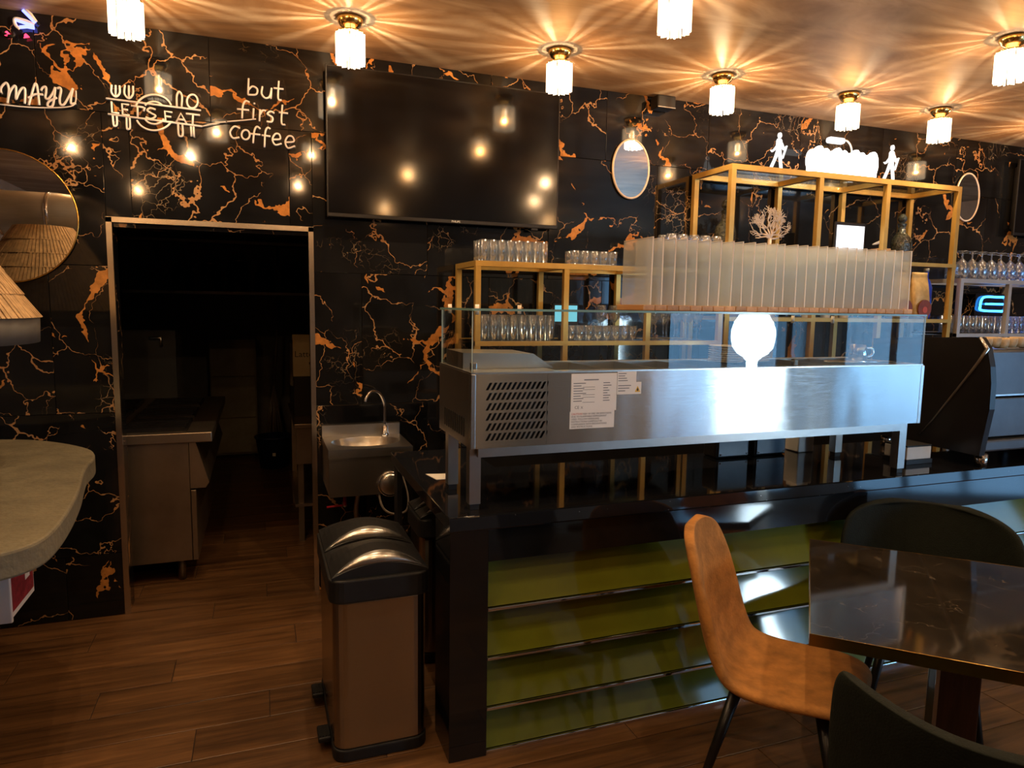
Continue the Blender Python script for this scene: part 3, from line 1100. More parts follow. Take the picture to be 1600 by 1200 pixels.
# ================================================================== KITCHEN CONTENTS (dark, seen through the opening)
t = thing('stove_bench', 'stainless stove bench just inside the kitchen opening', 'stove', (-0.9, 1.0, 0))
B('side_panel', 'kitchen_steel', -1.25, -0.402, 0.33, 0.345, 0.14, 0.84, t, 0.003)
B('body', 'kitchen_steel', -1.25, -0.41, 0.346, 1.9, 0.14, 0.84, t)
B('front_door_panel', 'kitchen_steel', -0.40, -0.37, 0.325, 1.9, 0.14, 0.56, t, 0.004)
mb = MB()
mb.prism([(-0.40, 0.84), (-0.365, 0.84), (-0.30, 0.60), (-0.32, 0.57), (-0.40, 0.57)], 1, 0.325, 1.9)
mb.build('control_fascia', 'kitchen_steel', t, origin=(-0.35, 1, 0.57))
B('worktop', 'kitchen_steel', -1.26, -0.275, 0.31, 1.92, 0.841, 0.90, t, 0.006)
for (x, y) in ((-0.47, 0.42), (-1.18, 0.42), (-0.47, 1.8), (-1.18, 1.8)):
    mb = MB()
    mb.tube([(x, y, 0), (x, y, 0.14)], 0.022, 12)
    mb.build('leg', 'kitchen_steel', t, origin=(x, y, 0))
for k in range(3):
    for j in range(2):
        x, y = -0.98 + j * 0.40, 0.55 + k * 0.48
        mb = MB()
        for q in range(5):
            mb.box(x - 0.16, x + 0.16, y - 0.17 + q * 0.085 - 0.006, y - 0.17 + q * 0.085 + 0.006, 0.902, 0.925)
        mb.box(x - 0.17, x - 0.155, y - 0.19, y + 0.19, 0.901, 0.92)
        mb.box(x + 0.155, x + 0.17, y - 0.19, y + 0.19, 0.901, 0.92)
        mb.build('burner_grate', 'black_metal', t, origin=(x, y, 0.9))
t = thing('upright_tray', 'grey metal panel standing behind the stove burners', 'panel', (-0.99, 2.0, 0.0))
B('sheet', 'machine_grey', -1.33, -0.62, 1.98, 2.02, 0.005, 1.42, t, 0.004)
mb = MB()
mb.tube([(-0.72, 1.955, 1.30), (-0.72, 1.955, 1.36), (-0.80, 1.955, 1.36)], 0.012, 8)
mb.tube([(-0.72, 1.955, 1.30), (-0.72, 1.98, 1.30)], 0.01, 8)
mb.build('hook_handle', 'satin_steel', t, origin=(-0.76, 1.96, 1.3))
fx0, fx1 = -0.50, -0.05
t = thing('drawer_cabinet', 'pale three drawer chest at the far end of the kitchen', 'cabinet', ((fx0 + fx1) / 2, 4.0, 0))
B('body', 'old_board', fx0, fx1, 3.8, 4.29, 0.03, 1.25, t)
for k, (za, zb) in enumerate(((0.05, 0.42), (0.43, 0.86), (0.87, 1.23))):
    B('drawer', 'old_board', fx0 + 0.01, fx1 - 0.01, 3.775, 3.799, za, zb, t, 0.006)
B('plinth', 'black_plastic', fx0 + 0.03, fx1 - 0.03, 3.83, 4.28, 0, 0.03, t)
t = thing('wall_shelf', 'long dark kitchen shelf with jars on it', 'shelf', (0.2, 4.1, 1.72))
B('board', 'kitchen_steel', -1.3, 1.7, 3.95, 4.295, 1.72, 1.75, t)
for x in (-1.0, 0.2, 1.4):
    mb = MB()
    mb.prism([(4.294, 1.719), (3.98, 1.719), (4.294, 1.50)], 0, x - 0.01, x + 0.01)
    mb.build('bracket', 'kitchen_steel', t, origin=(x, 4.2, 1.5))
t = thing('wall_shelf', 'upper dark kitchen shelf near the ceiling', 'shelf', (0.2, 4.1, 2.25))
B('board', 'kitchen_steel', -1.3, 1.7, 3.95, 4.295, 2.25, 2.28, t)
for x in (-1.0, 0.2, 1.4):
    mb = MB()
    mb.prism([(4.294, 2.249), (3.98, 2.249), (4.294, 2.05)], 0, x - 0.01, x + 0.01)
    mb.build('bracket', 'kitchen_steel', t, origin=(x, 4.2, 2.05))
names_ = ['dark kitchen jar first from the left on the long shelf', 'dark kitchen jar second from the left on the long shelf', 'dark kitchen jar third on the long shelf', 'dark kitchen jar fourth on the long shelf', 'dark kitchen jar fifth on the long shelf', 'dark kitchen jar at the right end of the long shelf']
for k in range(6):
    x = -0.75 + k * 0.27
    t = thing('storage_jar', names_[k], 'jar', (x, 4.1, 1.751), group='jars on the kitchen shelf')
    h = 0.24 + 0.04 * (k % 3)
    mb = MB()
    mb.lathe([(0, 0), (0.095, 0), (0.10, 0.02), (0.10, h - 0.04), (0.07, h), (0, h)], (x, 4.1, 1.751), 16)
    mb.build('jar_body', 'black_plastic', t, origin=(x, 4.1, 1.751))
    mb = MB()
    mb.lathe([(0, h), (0.08, h), (0.08, h + 0.03), (0, h + 0.03)], (x, 4.1, 1.751), 16)
    mb.build('lid', 'kitchen_steel', t, origin=(x, 4.1, 1.751 + h))
# mop bucket and mop, broom
bx, by = 0.10, 3.25
t = thing('mop_bucket', 'dark blue bucket on the kitchen floor', 'bucket', (bx, by, 0))
mb = MB()
mb.lathe([(0, 0.0), (0.13, 0.0), (0.17, 0.30), (0.18, 0.30), (0.18, 0.32), (0.16, 0.32), (0.125, 0.02), (0, 0.02)], (bx, by, 0), 20)
mb.build('tub', 'blue_bucket', t, origin=(bx, by, 0))
B('tub_badge', 'white_print', bx - 0.015, bx + 0.015, by - 0.168, by - 0.152, 0.14, 0.17, t)
mx_, my_ = bx + 0.02, by + 0.36
t = thing('mop', 'mop with hanging grey strings standing behind the blue bucket', 'mop', (mx_, my_, 0))
mb = MB()
mb.tube([(mx_, my_, 0.70), (mx_ + 0.07, my_ + 0.2, 1.66)], 0.013, 8)
mb.build('handle', 'hose_grey', t, origin=(mx_, my_, 0.6))
mb = MB()
for k in range(26):
    a = 2 * PI * k / 26
    r = 0.08 + 0.03 * ((k * 7) % 3)
    mb.tube([(mx_, my_, 0.78), (mx_ + 0.4 * r * math.cos(a), my_ + 0.4 * r * math.sin(a), 0.5), (mx_ + r * math.cos(a), my_ + r * math.sin(a), 0.008)], 0.007, 5)
mb.build('strings', 'hose_grey', t, origin=(mx_, my_, 0.1))
bt = 0.45
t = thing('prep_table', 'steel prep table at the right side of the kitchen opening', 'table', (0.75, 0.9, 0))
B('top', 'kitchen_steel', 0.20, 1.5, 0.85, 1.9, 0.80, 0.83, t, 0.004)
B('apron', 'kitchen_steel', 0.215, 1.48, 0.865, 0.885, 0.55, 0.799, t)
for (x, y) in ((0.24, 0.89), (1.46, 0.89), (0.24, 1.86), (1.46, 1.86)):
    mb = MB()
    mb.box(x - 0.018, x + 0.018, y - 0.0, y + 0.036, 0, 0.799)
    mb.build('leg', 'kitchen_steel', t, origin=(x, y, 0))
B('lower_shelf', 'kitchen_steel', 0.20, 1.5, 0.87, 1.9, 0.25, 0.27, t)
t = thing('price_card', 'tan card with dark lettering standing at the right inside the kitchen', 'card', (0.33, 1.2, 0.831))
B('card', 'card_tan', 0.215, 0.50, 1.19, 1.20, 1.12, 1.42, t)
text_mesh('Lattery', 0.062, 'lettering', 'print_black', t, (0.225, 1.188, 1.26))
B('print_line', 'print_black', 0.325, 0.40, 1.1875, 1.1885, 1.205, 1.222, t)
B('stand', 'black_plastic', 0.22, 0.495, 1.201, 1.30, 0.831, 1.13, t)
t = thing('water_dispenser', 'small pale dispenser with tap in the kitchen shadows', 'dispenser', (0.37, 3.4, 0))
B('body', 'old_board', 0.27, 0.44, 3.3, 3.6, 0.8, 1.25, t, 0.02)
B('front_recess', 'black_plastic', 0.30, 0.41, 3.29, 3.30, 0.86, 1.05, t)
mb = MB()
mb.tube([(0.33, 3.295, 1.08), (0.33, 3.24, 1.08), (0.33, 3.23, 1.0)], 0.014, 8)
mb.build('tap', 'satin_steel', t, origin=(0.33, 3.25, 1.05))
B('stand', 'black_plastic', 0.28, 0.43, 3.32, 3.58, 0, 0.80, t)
t = thing('status_light', 'tiny white indicator light inside the dark kitchen', 'light', (-1.02, 2.6, 1.93))
B('housing', 'black_plastic', -1.35 + 0.001, -1.32, 2.56, 2.66, 1.90, 2.0, t, 0.005)
mb = MB()
mb.lathe([(0, -0.012), (0.012, 0), (0, 0.012)], (-1.31, 2.6, 1.95), 10)
mb.build('diode', 'status_dot', t, origin=(-1.31, 2.6, 1.95))

# ================================================================== LEFT: concrete slab, straw hood, duct
out = [(-1.14, -0.21), (-0.98, -0.27), (-0.81, -0.42), (-0.70, -0.58), (-0.655, -0.75), (-0.65, -0.92), (-0.625, -1.10), (-0.60, -1.26), (-0.575, -1.48), (-0.562, -1.70), (-0.575, -1.84), (-0.64, -1.92), (-0.80, -1.99), (-1.1, -2.02)]
path = [(p.x, p.y) for p in smoothpath([(a, c, 0) for a, c in out], 4)]
poly = path + [(-2.2, -2.02), (-2.2, -0.21)]
t = thing('concrete_counter', 'rough concrete slab counter with a wavy edge at the left', 'counter', (-1.5, -1.1, 0))
mb = MB()
mb.prism([(x, y) for x, y in poly], 2, 0.925, 1.0)
slab = mb.build('slab', 'concrete', t, origin=(-1.5, -1.1, 0.925))
bv = slab.modifiers.new('bevel', 'BEVEL')
bv.width = 0.008
bv.segments = 2
for (x, y) in ((-2.0, -0.5), (-2.0, -1.8), (-1.62, -1.1)):
    B('pillar', 'black_metal', x - 0.1, x + 0.1, y - 0.1, y + 0.1, 0, 0.924, t)
t = thing('white_box', 'white box with red printed side under the concrete slab', 'box', (-0.91, -1.15, 0))
B('front_face', 'white_card', -1.33, -0.807, -1.31, -1.295, 0.56, 0.92, t, 0.004)
B('body', 'white_card', -1.33, -0.820, -1.294, -1.02, 0.56, 0.92, t)
B('printed_side', 'red_print', -0.8195, -0.818, -1.28, -1.03, 0.58, 0.90, t)
B('stand', 'black_metal', -1.30, -0.97, -1.28, -1.05, 0, 0.559, t)
for (ya, za, zb) in ((-1.22, 0.70, 0.82), (-1.12, 0.64, 0.74)):
    B('print_mark', 'white_print', -0.8179, -0.8172, ya, ya + 0.05, za, zb, t)

HC = Vector((-1.22, -1.05, 0))
t = thing('straw_hood', 'conical hood clad in straw strips with a grey band at the left edge', 'hood', (HC.x, HC.y, 1.49))
mb = MB()
mb.lathe([(0.43, 0.0), (0.462, 0.0), (0.466, 0.09), (0.43, 0.09), (0.43, 0.0)], (HC.x, HC.y, 1.49), 48)
mb.build('band', 'grey_band', t, origin=(HC.x, HC.y, 1.49))
mb = MB()
rows = 6
for k in range(rows):
    r0, z0 = 0.462 - k * 0.052, 1.581 + k * 0.082
    r1, z1 = r0 - 0.052, z0 + 0.088
    ns = max(24, int(2 * PI * r0 / 0.019))
    for i in range(ns):
        a0 = 2 * PI * (i + 0.10) / ns
        a1 = 2 * PI * (i + 0.90) / ns
        jj = 0.004 * random.random()
        vs = []
        for (rr, zz) in ((r0 + 0.010 + jj, z0), (r1 + jj * 0.5 + 0.003, z1), (r0 - 0.008, z0 - 0.001), (r1 - 0.01, z1)):
            for a in (a0, a1):
                vs.append((HC.x + rr * math.cos(a), HC.y + rr * math.sin(a), zz))
        mb.add(vs, [(0, 1, 3, 2), (4, 6, 7, 5), (0, 2, 6, 4), (1, 5, 7, 3), (0, 4, 5, 1)])
o = mb.build('straw_strips', 'straw', t, origin=(HC.x, HC.y, 1.58))
o['kind'] = 'stuff'
mb = MB()
mb.lathe([(0.45, 0), (0.14, 0.49), (0.13, 0.49), (0.43, 0.0)], (HC.x, HC.y, 1.578), 40)
mb.build('cone_core', 'grey_band', t, origin=(HC.x, HC.y, 1.578))
mb = MB()
mb.lathe([(0, 0.487), (0.15, 0.487), (0.15, 0.50), (0, 0.52)], (HC.x, HC.y, 1.578), 24)
mb.build('cap', 'grey_band', t, origin=(HC.x, HC.y, 2.06))
for x in (-1.42, -1.28):
    B('wall_arm', 'black_metal', x - 0.015, x + 0.015, -0.66, -0.001, 1.52, 1.56, t)
t = thing('vent_duct', 'round steel ventilation duct mirrored in the round wall mirror', 'duct', (-1.8, -2.0, 2.05))
mb = MB()
mb.tube([(-2.69, -2.0, 2.25), (-1.35, -2.0, 2.25), (-1.2, -2.0, 2.24), (-1.10, -2.0, 2.19), (-1.03, -2.0, 2.10), (-1.0, -2.0, 1.98)], 0.155, 32)
mb.build('pipe', 'galvanised', t, origin=(-1.8, -2.0, 2.2))
mb = MB()
for x in (-2.5, -2.1, -1.7, -1.4):
    mb.tube([(x - 0.012, -2, 2.25), (x + 0.012, -2, 2.25)], 0.161, 32)
mb.build('joint_ring', 'chrome', t, origin=(-1.8, -2, 2.2))

# ================================================================== HAND SINK, BINS
t = thing('hand_sink', 'small stainless hand sink fixed to the marble beside the kitchen opening', 'sink', (0.53, -0.01, 0.66))
sx0, sx1, sy = 0.312, 0.748, -0.40
mb = MB()
mb.box(sx0, sx1, -0.030, -0.001, 0.88, 0.965)
mb.build('splashback', 'satin_steel', t, origin=(0.53, -0.01, 0.88))
# top deck with an oval bowl
cx, cy = (sx0 + sx1) / 2, -0.20
n = 40
inner = [(cx + 0.185 * math.cos(2 * PI * k / n), cy + 0.135 * math.sin(2 * PI * k / n)) for k in range(n)]


def edge_pt(k):
    a = 2 * PI * k / n
    dx, dy = math.cos(a), math.sin(a)
    tx = ((sx1 if dx > 0 else sx0) - cx) / dx if abs(dx) > 1e-6 else 1e9
    ty = ((-0.031 if dy > 0 else sy) - cy) / dy if abs(dy) > 1e-6 else 1e9
    s_ = min(tx, ty)
    return (cx + dx * s_, cy + dy * s_)


mb = MB()
vs = [(*edge_pt(k), 0.90) for k in range(n)] + [(*inner[k], 0.90) for k in range(n)]
mb.add(vs, [(k, (k + 1) % n, n + (k + 1) % n, n + k) for k in range(n)])
mb.box(sx0, sx1, sy, sy + 0.012, 0.855, 0.8995)
mb.box(sx0, sx0 + 0.012, sy + 0.012, -0.031, 0.855, 0.8995)
mb.box(sx1 - 0.012, sx1, sy + 0.012, -0.031, 0.855, 0.8995)
for q, (xc, yc) in enumerate(((sx0, sy), (sx1, sy))):
    pass
mb.build('deck', 'satin_steel', t, origin=(cx, cy, 0.86))
mb = MB()
prof = [(1.0, 0.90), (0.97, 0.888), (0.90, 0.85), (0.75, 0.815), (0.5, 0.80), (0.12, 0.795), (0.0, 0.795)]
vs, fs = [], []
for (s_, z) in prof:
    for k in range(n):
        a = 2 * PI * k / n
        vs.append((cx + 0.185 * max(s_, 1e-4) * math.cos(a), cy + 0.135 * max(s_, 1e-4) * math.sin(a), z))
for i in range(len(prof) - 1):
    for k in range(n):
        fs.append((i * n + k, i * n + (k + 1) % n, (i + 1) * n + (k + 1) % n, (i + 1) * n + k))
mb.add(vs, fs, True)
mb.build('bowl', 'satin_steel', t, origin=(cx, cy, 0.8))
mb = MB()
mb.box(sx0 + 0.004, sx1 - 0.06, sy + 0.014, sy + 0.024, 0.648, 0.856)
mb.box(sx0 + 0.004, sx0 + 0.014, sy + 0.024, -0.001, 0.648, 0.856)
mb.box(sx1 - 0.07, sx1 - 0.06, sy + 0.024, -0.001, 0.648, 0.856)
mb.build('apron', 'satin_steel', t, origin=(cx, cy, 0.65))
kx = 0.63
mb = MB()
pr = [(0.0, -0.012), (0.05, -0.012), (0.058, -0.004), (0.058, 0.0)]
vs, fs = [], []
for (r, d) in pr:
    for k in range(24):
        a = 2 * PI * k / 24
        vs.append((kx + max(r, 1e-4) * math.cos(a), sy + 0.004 + d, 0.70 + max(r, 1e-4) * math.sin(a)))
for i in range(3):
    for k in range(24):
        fs.append((i * 24 + k, i * 24 + (k + 1) % 24, (i + 1) * 24 + (k + 1) % 24, (i + 1) * 24 + k))
mb.add(vs, fs, True)
mb.build('knee_button', 'satin_steel', t, origin=(kx, sy, 0.70))
mb = MB()
mb.tube([(kx + 0.062 * math.cos(2 * PI * k / 28), sy + 0.006, 0.70 + 0.062 * math.sin(2 * PI * k / 28)) for k in range(28)], 0.006, 8, True)
mb.build('button_ring', 'chrome', t, origin=(kx, sy, 0.70))
fx, fy = 0.655, -0.065
mb = MB()
mb.lathe([(0, 0), (0.024, 0), (0.024, 0.012), (0.018, 0.02), (0.017, 0.055), (0.010, 0.06), (0, 0.06)], (fx, fy, 0.90), 16)
mb.tube(smoothpath([(fx, fy, 0.955), (fx, fy, 1.02), (fx - 0.004, fy - 0.005, 1.09), (fx - 0.035, fy - 0.03, 1.15), (fx - 0.085, fy - 0.075, 1.165), (fx - 0.118, fy - 0.11, 1.135), (fx - 0.125, fy - 0.118, 1.115)], 6), [0.0085] * 31 + [0.0085] * 6, 12)
mb.build('faucet', 'chrome', t, origin=(fx, fy, 0.90))
mb = MB()
mb.tube(smoothpath([(0.50, -0.15, 0.795), (0.49, -0.14, 0.70), (0.50, -0.10, 0.60), (0.49, -0.06, 0.48), (0.50, -0.03, 0.40), (0.50, -0.002, 0.38)], 6), 0.014, 10)
mb.build('drain_pipe', 'hose_grey', t, origin=(0.5, -0.1, 0.4))
mb = MB()
mb.tube(smoothpath([(0.575, sy + 0.05, 0.70), (0.575, sy + 0.02, 0.62), (0.60, sy + 0.01, 0.56), (0.66, sy + 0.02, 0.53), (0.73, sy + 0.08, 0.53), (0.76, sy + 0.2, 0.58), (0.74, -0.1, 0.7)], 6), 0.006, 8)
mb.build('hose', 'hose_grey', t, origin=(0.6, -0.3, 0.6))
t = thing('red_valve', 'small red valve handle under the hand sink', 'valve', (0.40, -0.01, 0.52))
mb = MB()
mb.tube([(0.33, -0.045, 0.50), (0.44, -0.045, 0.505)], 0.006, 8)
mb.tube([(0.43, -0.045, 0.505), (0.43, -0.045, 0.55)], 0.010, 8)
mb.build('lever', 'red_plastic', t, origin=(0.4, -0.045, 0.5))
mb = MB()
mb.tube([(0.43, -0.001, 0.505), (0.43, -0.05, 0.505)], 0.012, 10)
mb.build('pipe_stub', 'satin_steel', t, origin=(0.43, -0.02, 0.505))


def rrect(x0, x1, y0, y1, r, n=5):
    pts = []
    for (cx_, cy_, a0) in ((x1 - r, y1 - r, 0), (x0 + r, y1 - r, 90), (x0 + r, y0 + r, 180), (x1 - r, y0 + r, 270)):
        for k in range(n + 1):
            a = math.radians(a0 + 90 * k / n)
            pts.append((cx_ + r * math.cos(a), cy_ + r * math.sin(a)))
    return pts


def recycling_bin(x0, x1, y0, y1, h, label, ped=True):
    t = thing('pedal_bin', label, 'bin', ((x0 + x1) / 2, (y0 + y1) / 2, 0))
    def pr(name, mat, e, za, zb, r=0.05):
        mb = MB()
        mb.prism(rrect(x0 - e, x1 + e, y0 - e, y1 + e, r), 2, za, zb)
        o = mb.build(name, mat, t, origin=((x0 + x1) / 2, (y0 + y1) / 2, za))
        bv = o.modifiers.new('bevel', 'BEVEL')
        bv.width = 0.006
        bv.segments = 2
        bv.limit_method = 'ANGLE'
        return o
    pr('base', 'black_plastic', 0.004, 0.0, 0.045)
    pr('body', 'bin_steel', 0.0, 0.046, h)
    pr('lid_frame', 'black_plastic', 0.012, h, h + 0.085)
    # two domed lids, one behind the other, each with a steel crescent along its raised front edge
    ym = (y0 + y1) / 2
    for (a, c) in ((y0 + 0.006, ym - 0.004), (ym + 0.004, y1 + 0.004)):
        def bz(u):
            return 1 - (2 * u - 1) ** 2
        def lx(u):
            return x0 - 0.002 + (x1 - x0 + 0.004) * u
        zb = h + 0.0855
        n_ = 18
        rows_ = []
        for i in range(n_ + 1):
            u = i / n_
            b_ = bz(u)
            rows_.append([(lx(u), a, zb), (lx(u), a, zb + 0.006 + 0.040 * b_), (lx(u), a + 0.034 * b_ + 0.001, zb + 0.008 + 0.076 * b_),
                          (lx(u), a + (c - a) * 0.45, zb + 0.008 + 0.074 * b_), (lx(u), a + (c - a) * 0.8, zb + 0.006 + 0.055 * b_), (lx(u), c, zb + 0.004 + 0.035 * b_), (lx(u), c, zb)])
        k_ = len(rows_[0])
        mb = MB()
        vs = [p for r_ in rows_ for p in r_]
        fs = [(i * k_ + q, (i + 1) * k_ + q, (i + 1) * k_ + q + 1, i * k_ + q + 1) for i in range(n_) for q in range(k_ - 1)]
        fs += [tuple(range(k_)), tuple(n_ * k_ + q for q in range(k_))]
        mb.add(vs, fs)
        lid = mb.build('lid', 'black_plastic', t, origin=((x0 + x1) / 2, (a + c) / 2, zb))
        mb = MB()
        vs = []
        for i in range(n_ + 1):
            u = 0.06 + 0.88 * i / n_
            b_, t_ = bz(u), max(0.0, bz(i / n_))
            m0 = 0.5 - 0.46 * t_ ** 0.6
            m1 = 0.5 + 0.46 * t_ ** 0.6
            for m_ in (m0, m1):
                vs.append((lx(u), a + m_ * (0.034 * b_ + 0.001) - 0.0022, zb + 0.006 + 0.040 * b_ + m_ * (0.002 + 0.036 * b_) + 0.0016))
        mb.add(vs, [(2 * i, 2 * i + 2, 2 * i + 3, 2 * i + 1) for i in range(n_)], True)
        cr = mb.build('steel_crescent', 'satin_steel', lid, origin=((x0 + x1) / 2, a, zb))
        so = cr.modifiers.new('solid', 'SOLIDIFY')
        so.thickness = 0.001
    if ped:
        for yy in (y0 + 0.13, y1 - 0.13):
            mb = MB()
            mb.rbox(x0 - 0.05, x0 - 0.004, yy - 0.045, yy + 0.045, 0.035, 0.055, 0.006)
            for q in range(4):
                mb.box(x0 - 0.046 + q * 0.011, x0 - 0.041 + q * 0.011, yy - 0.035, yy + 0.035, 0.055, 0.058)
            mb.build('pedal', 'black_plastic', t, origin=(x0, yy, 0.035))
    return t


recycling_bin(0.215, 0.552, -1.585, -1.02, 0.60, 'tall steel pedal bin with black twin lid in front of the bar end')
recycling_bin(0.66, 0.99, -1.00, -0.72, 0.60, 'second steel bin with black lid tucked behind the black bar post', False)

# ================================================================== BAR
T = 0.91
t = thing('bar_counter', 'black stone bar counter with olive glass louvre front', 'counter', (2.5, -1.3, 0))
mb = MB()
xb0, xb1 = 0.601, 6.6
mb.prism([(xb0, -1.700), (xb1, -1.700), (xb1, -1.02), (1.0, -1.02), (1.0, -0.568), (xb0, -0.568)], 2, T - 0.05, T)
o = mb.build('stone_top', 'stone_black', t, origin=(2.5, -1.3, T - 0.05))
bv = o.modifiers.new('bevel', 'BEVEL')
bv.width = 0.003
bv.segments = 2
mb = MB()
mb.prism([(-1.7002, T - 0.0004), (-1.7100, T - 0.0015), (-1.7150, T - 0.045), (-1.713, T - 0.05), (-1.7002, T - 0.05)], 0, xb0, xb1)
mb.build('edge_strip', 'stone_black', t, origin=(2.5, -1.71, T - 0.05))
B('end_post', 'black_gloss', 0.603, 0.745, -1.712, -1.50, 0.0, T - 0.051, t, 0.002)
B('end_panel', 'black_plastic', 0.615, 0.64, -0.66, -0.58, 0.0, T - 0.051, t)
mb = MB()
mb.prism([(-1.691, T - 0.051), (-1.705, 0.739), (-1.66, 0.737), (-1.64, T - 0.051)], 0, 0.746, 6.58)
mb.build('apron', 'black_gloss', t, origin=(2.5, -1.68, 0.737))
B('kick_board', 'black_plastic', 0.746, 6.58, -1.59, -1.57, 0.0, 0.72, t)
B('rear_panel', 'black_plastic', 1.02, 6.58, -1.12, -1.10, 0.0, T - 0.051, t)
# four louvres, each leaning out at its foot with a chrome lip
zt = [0.735, 0.552, 0.364, 0.170, 0.004]
for k in range(4):
    zu, zl = zt[k] - 0.004, zt[k + 1] + 0.012
    yu, yl = -1.628, -1.692
    mb = MB()
    mb.prism([(yu, zu), (yl, zl), (yl + 0.01, zl - 0.0015), (yu + 0.01, zu - 0.0015)], 0, 0.748, 6.575)
    mb.build('louvre_panel', 'olive_panel', t, origin=(2.5, -1.6, zl))
    mb = MB()
    mb.rbox(0.748, 6.575, yl - 0.010, yl + 0.012, zl - 0.0155, zl - 0.0025, 0.003)
    mb.build('chrome_lip', 'chrome', t, origin=(2.5, yl, zl))

# ---- back bar under the racks
t = thing('back_bar', 'black back bar cabinet against the marble under the gold racks', 'cabinet', (3.7, -0.25, 0))
B('body', 'black_plastic', 1.02, 6.6, -0.46, -0.002, 0.0, 0.86, t)
B('top', 'stone_black', 1.0, 6.62, -0.48, -0.002, 0.861, 0.90, t, 0.003)

# ================================================================== RACKS
def rack(name, label, xs, y0, y1, zb, zt_, shelves, mat, w=0.03, shelf_mat='black_gloss', bays=None):
    t = thing(name, label, 'rack', ((xs[0] + xs[-1]) / 2, (y0 + y1) / 2, zb))
    h = w / 2
    for x in xs:
        for y in (y0, y1):
            B('post', mat, x - h, x + h, y - h, y + h, zb, zt_ - w, t)
    for y in (y0, y1):
        B('top_rail', mat, xs[0] - h, xs[-1] + h, y - h, y + h, zt_ - w + 0.0005, zt_, t)
    for x in xs:
        B('cross_rail', mat, x - h, x + h, y0 + h + 0.0005, y1 - h - 0.0005, zt_ - w + 0.0005, zt_, t)
    for (z, xa, xb) in shelves:
        for y in (y0, y1):
            B('shelf_rail', mat, xa - h, xb + h, y - h - 0.002, y + h + 0.002, z - 0.024, z, t)
        B('shelf_board', shelf_mat, xa + 0.001, xb - 0.001, y0 + h + 0.003, y1 - h - 0.003, z - 0.012, z - 0.002, t)
    return t


RY0, RY1 = -0.41, -0.035
rack('gold_rack', 'lower gold bar rack full of clear tumblers', [1.095, 1.61, 2.14, 2.645], RY0, RY1, 0.901, 1.885, [(1.455, 1.095, 2.645)], 'gold_paint')
rack('gold_rack', 'tall gold bar rack with the glowing sign on top', [2.69, 3.36, 3.925, 4.575], RY0, RY1, 0.901, 2.515, [(1.60, 2.69, 4.575), (1.985, 2.69, 4.575)], 'gold_paint', 0.033, 'clear_glass')
B('rt', 'clear_glass', 1.112, 2.628, RY0 + 0.016, RY1 - 0.016, 1.872, 1.882, None)
o = bpy.data.objects['rt']
o.name = 'top_glass'
for tt in bpy.data.objects:
    if tt.name.startswith('gold_rack') and 'lower' in tt.get('label', ''):
        o.location -= tt.location
        o.parent = tt
    if tt.name.startswith('gold_rack') and 'tall' in tt.get('label', ''):
        tg = B('top_glass', 'clear_glass', 2.71, 4.555, RY0 + 0.018, RY1 - 0.018, 2.500, 2.512, tt)
rack('silver_rack', 'silver bar rack with tumblers at the right edge', [4.675, 5.17, 5.68, 6.2], RY0, RY1, 0.901, 1.89, [(1.50, 4.675, 6.2)], 'silver_paint')

# ---- drinkware
def tumbler_mesh(r, h, rb=None, n=14):
    rb = rb or r * 0.92
    mb = MB()
    mb.lathe([(0, 0), (rb, 0), (rb * 0.5 + r * 0.5, h * 0.5), (r, h), (r - 0.0022, h), (rb - 0.003, 0.012), (0, 0.010)], n=n)
    return mb


def wine_mesh(s=1.0, n=16):
    mb = MB()
    p = [(0, 0), (0.034, 0), (0.033, 0.003), (0.006, 0.008), (0.004, 0.02), (0.004, 0.085), (0.010, 0.098), (0.030, 0.125), (0.037, 0.155), (0.034, 0.185), (0.029, 0.205), (0.0275, 0.205), (0.0325, 0.185), (0.035, 0.155), (0.028, 0.127), (0.008, 0.102), (0, 0.100)]
    mb.lathe([(r * s, z * s) for r, z in p], n=n)
    return mb


def goblet_mesh(n=20):
    mb = MB()
    p = [(0, 0), (0.032, 0), (0.031, 0.003), (0.006, 0.007), (0.0045, 0.015), (0.0045, 0.05), (0.012, 0.060), (0.036, 0.082), (0.0455, 0.115), (0.045, 0.150), (0.040, 0.198), (0.0385, 0.198), (0.043, 0.150), (0.0435, 0.115), (0.034, 0.085), (0.010, 0.064), (0, 0.063)]
    mb.lathe(p, n=n)
    return mb


ORDS = ['first', 'second', 'third', 'fourth', 'fifth', 'sixth', 'seventh', 'eighth', 'ninth', 'tenth', 'eleventh', 'twelfth', 'thirteenth', 'fourteenth', 'fifteenth']
ROWS = ['front row', 'second row', 'third row']


def glass_grid(name, mbuilder, x0, x1, nx, ys, z, label, group, flip=0.0, cat='glass', mat='tumbler_glass'):
    me = None
    for j, y in enumerate(ys):
        for i in range(nx):
            x = x0 + (x1 - x0) * (i + 0.5) / nx
            if me is None:
                o = mbuilder.build(name, mat, None)
                me = o.data
            else:
                o = bpy.data.objects.new(name, me)
                COL.objects.link(o)
            o.location = (x, y, z + flip)
            if flip:
                o.rotation_euler = (PI, 0, 0)
            where = 'the %s, ' % ROWS[j] if len(ys) > 1 else ''
            tag(o, '%s, %s%s from the left' % (label, where, ORDS[i]), cat, group)


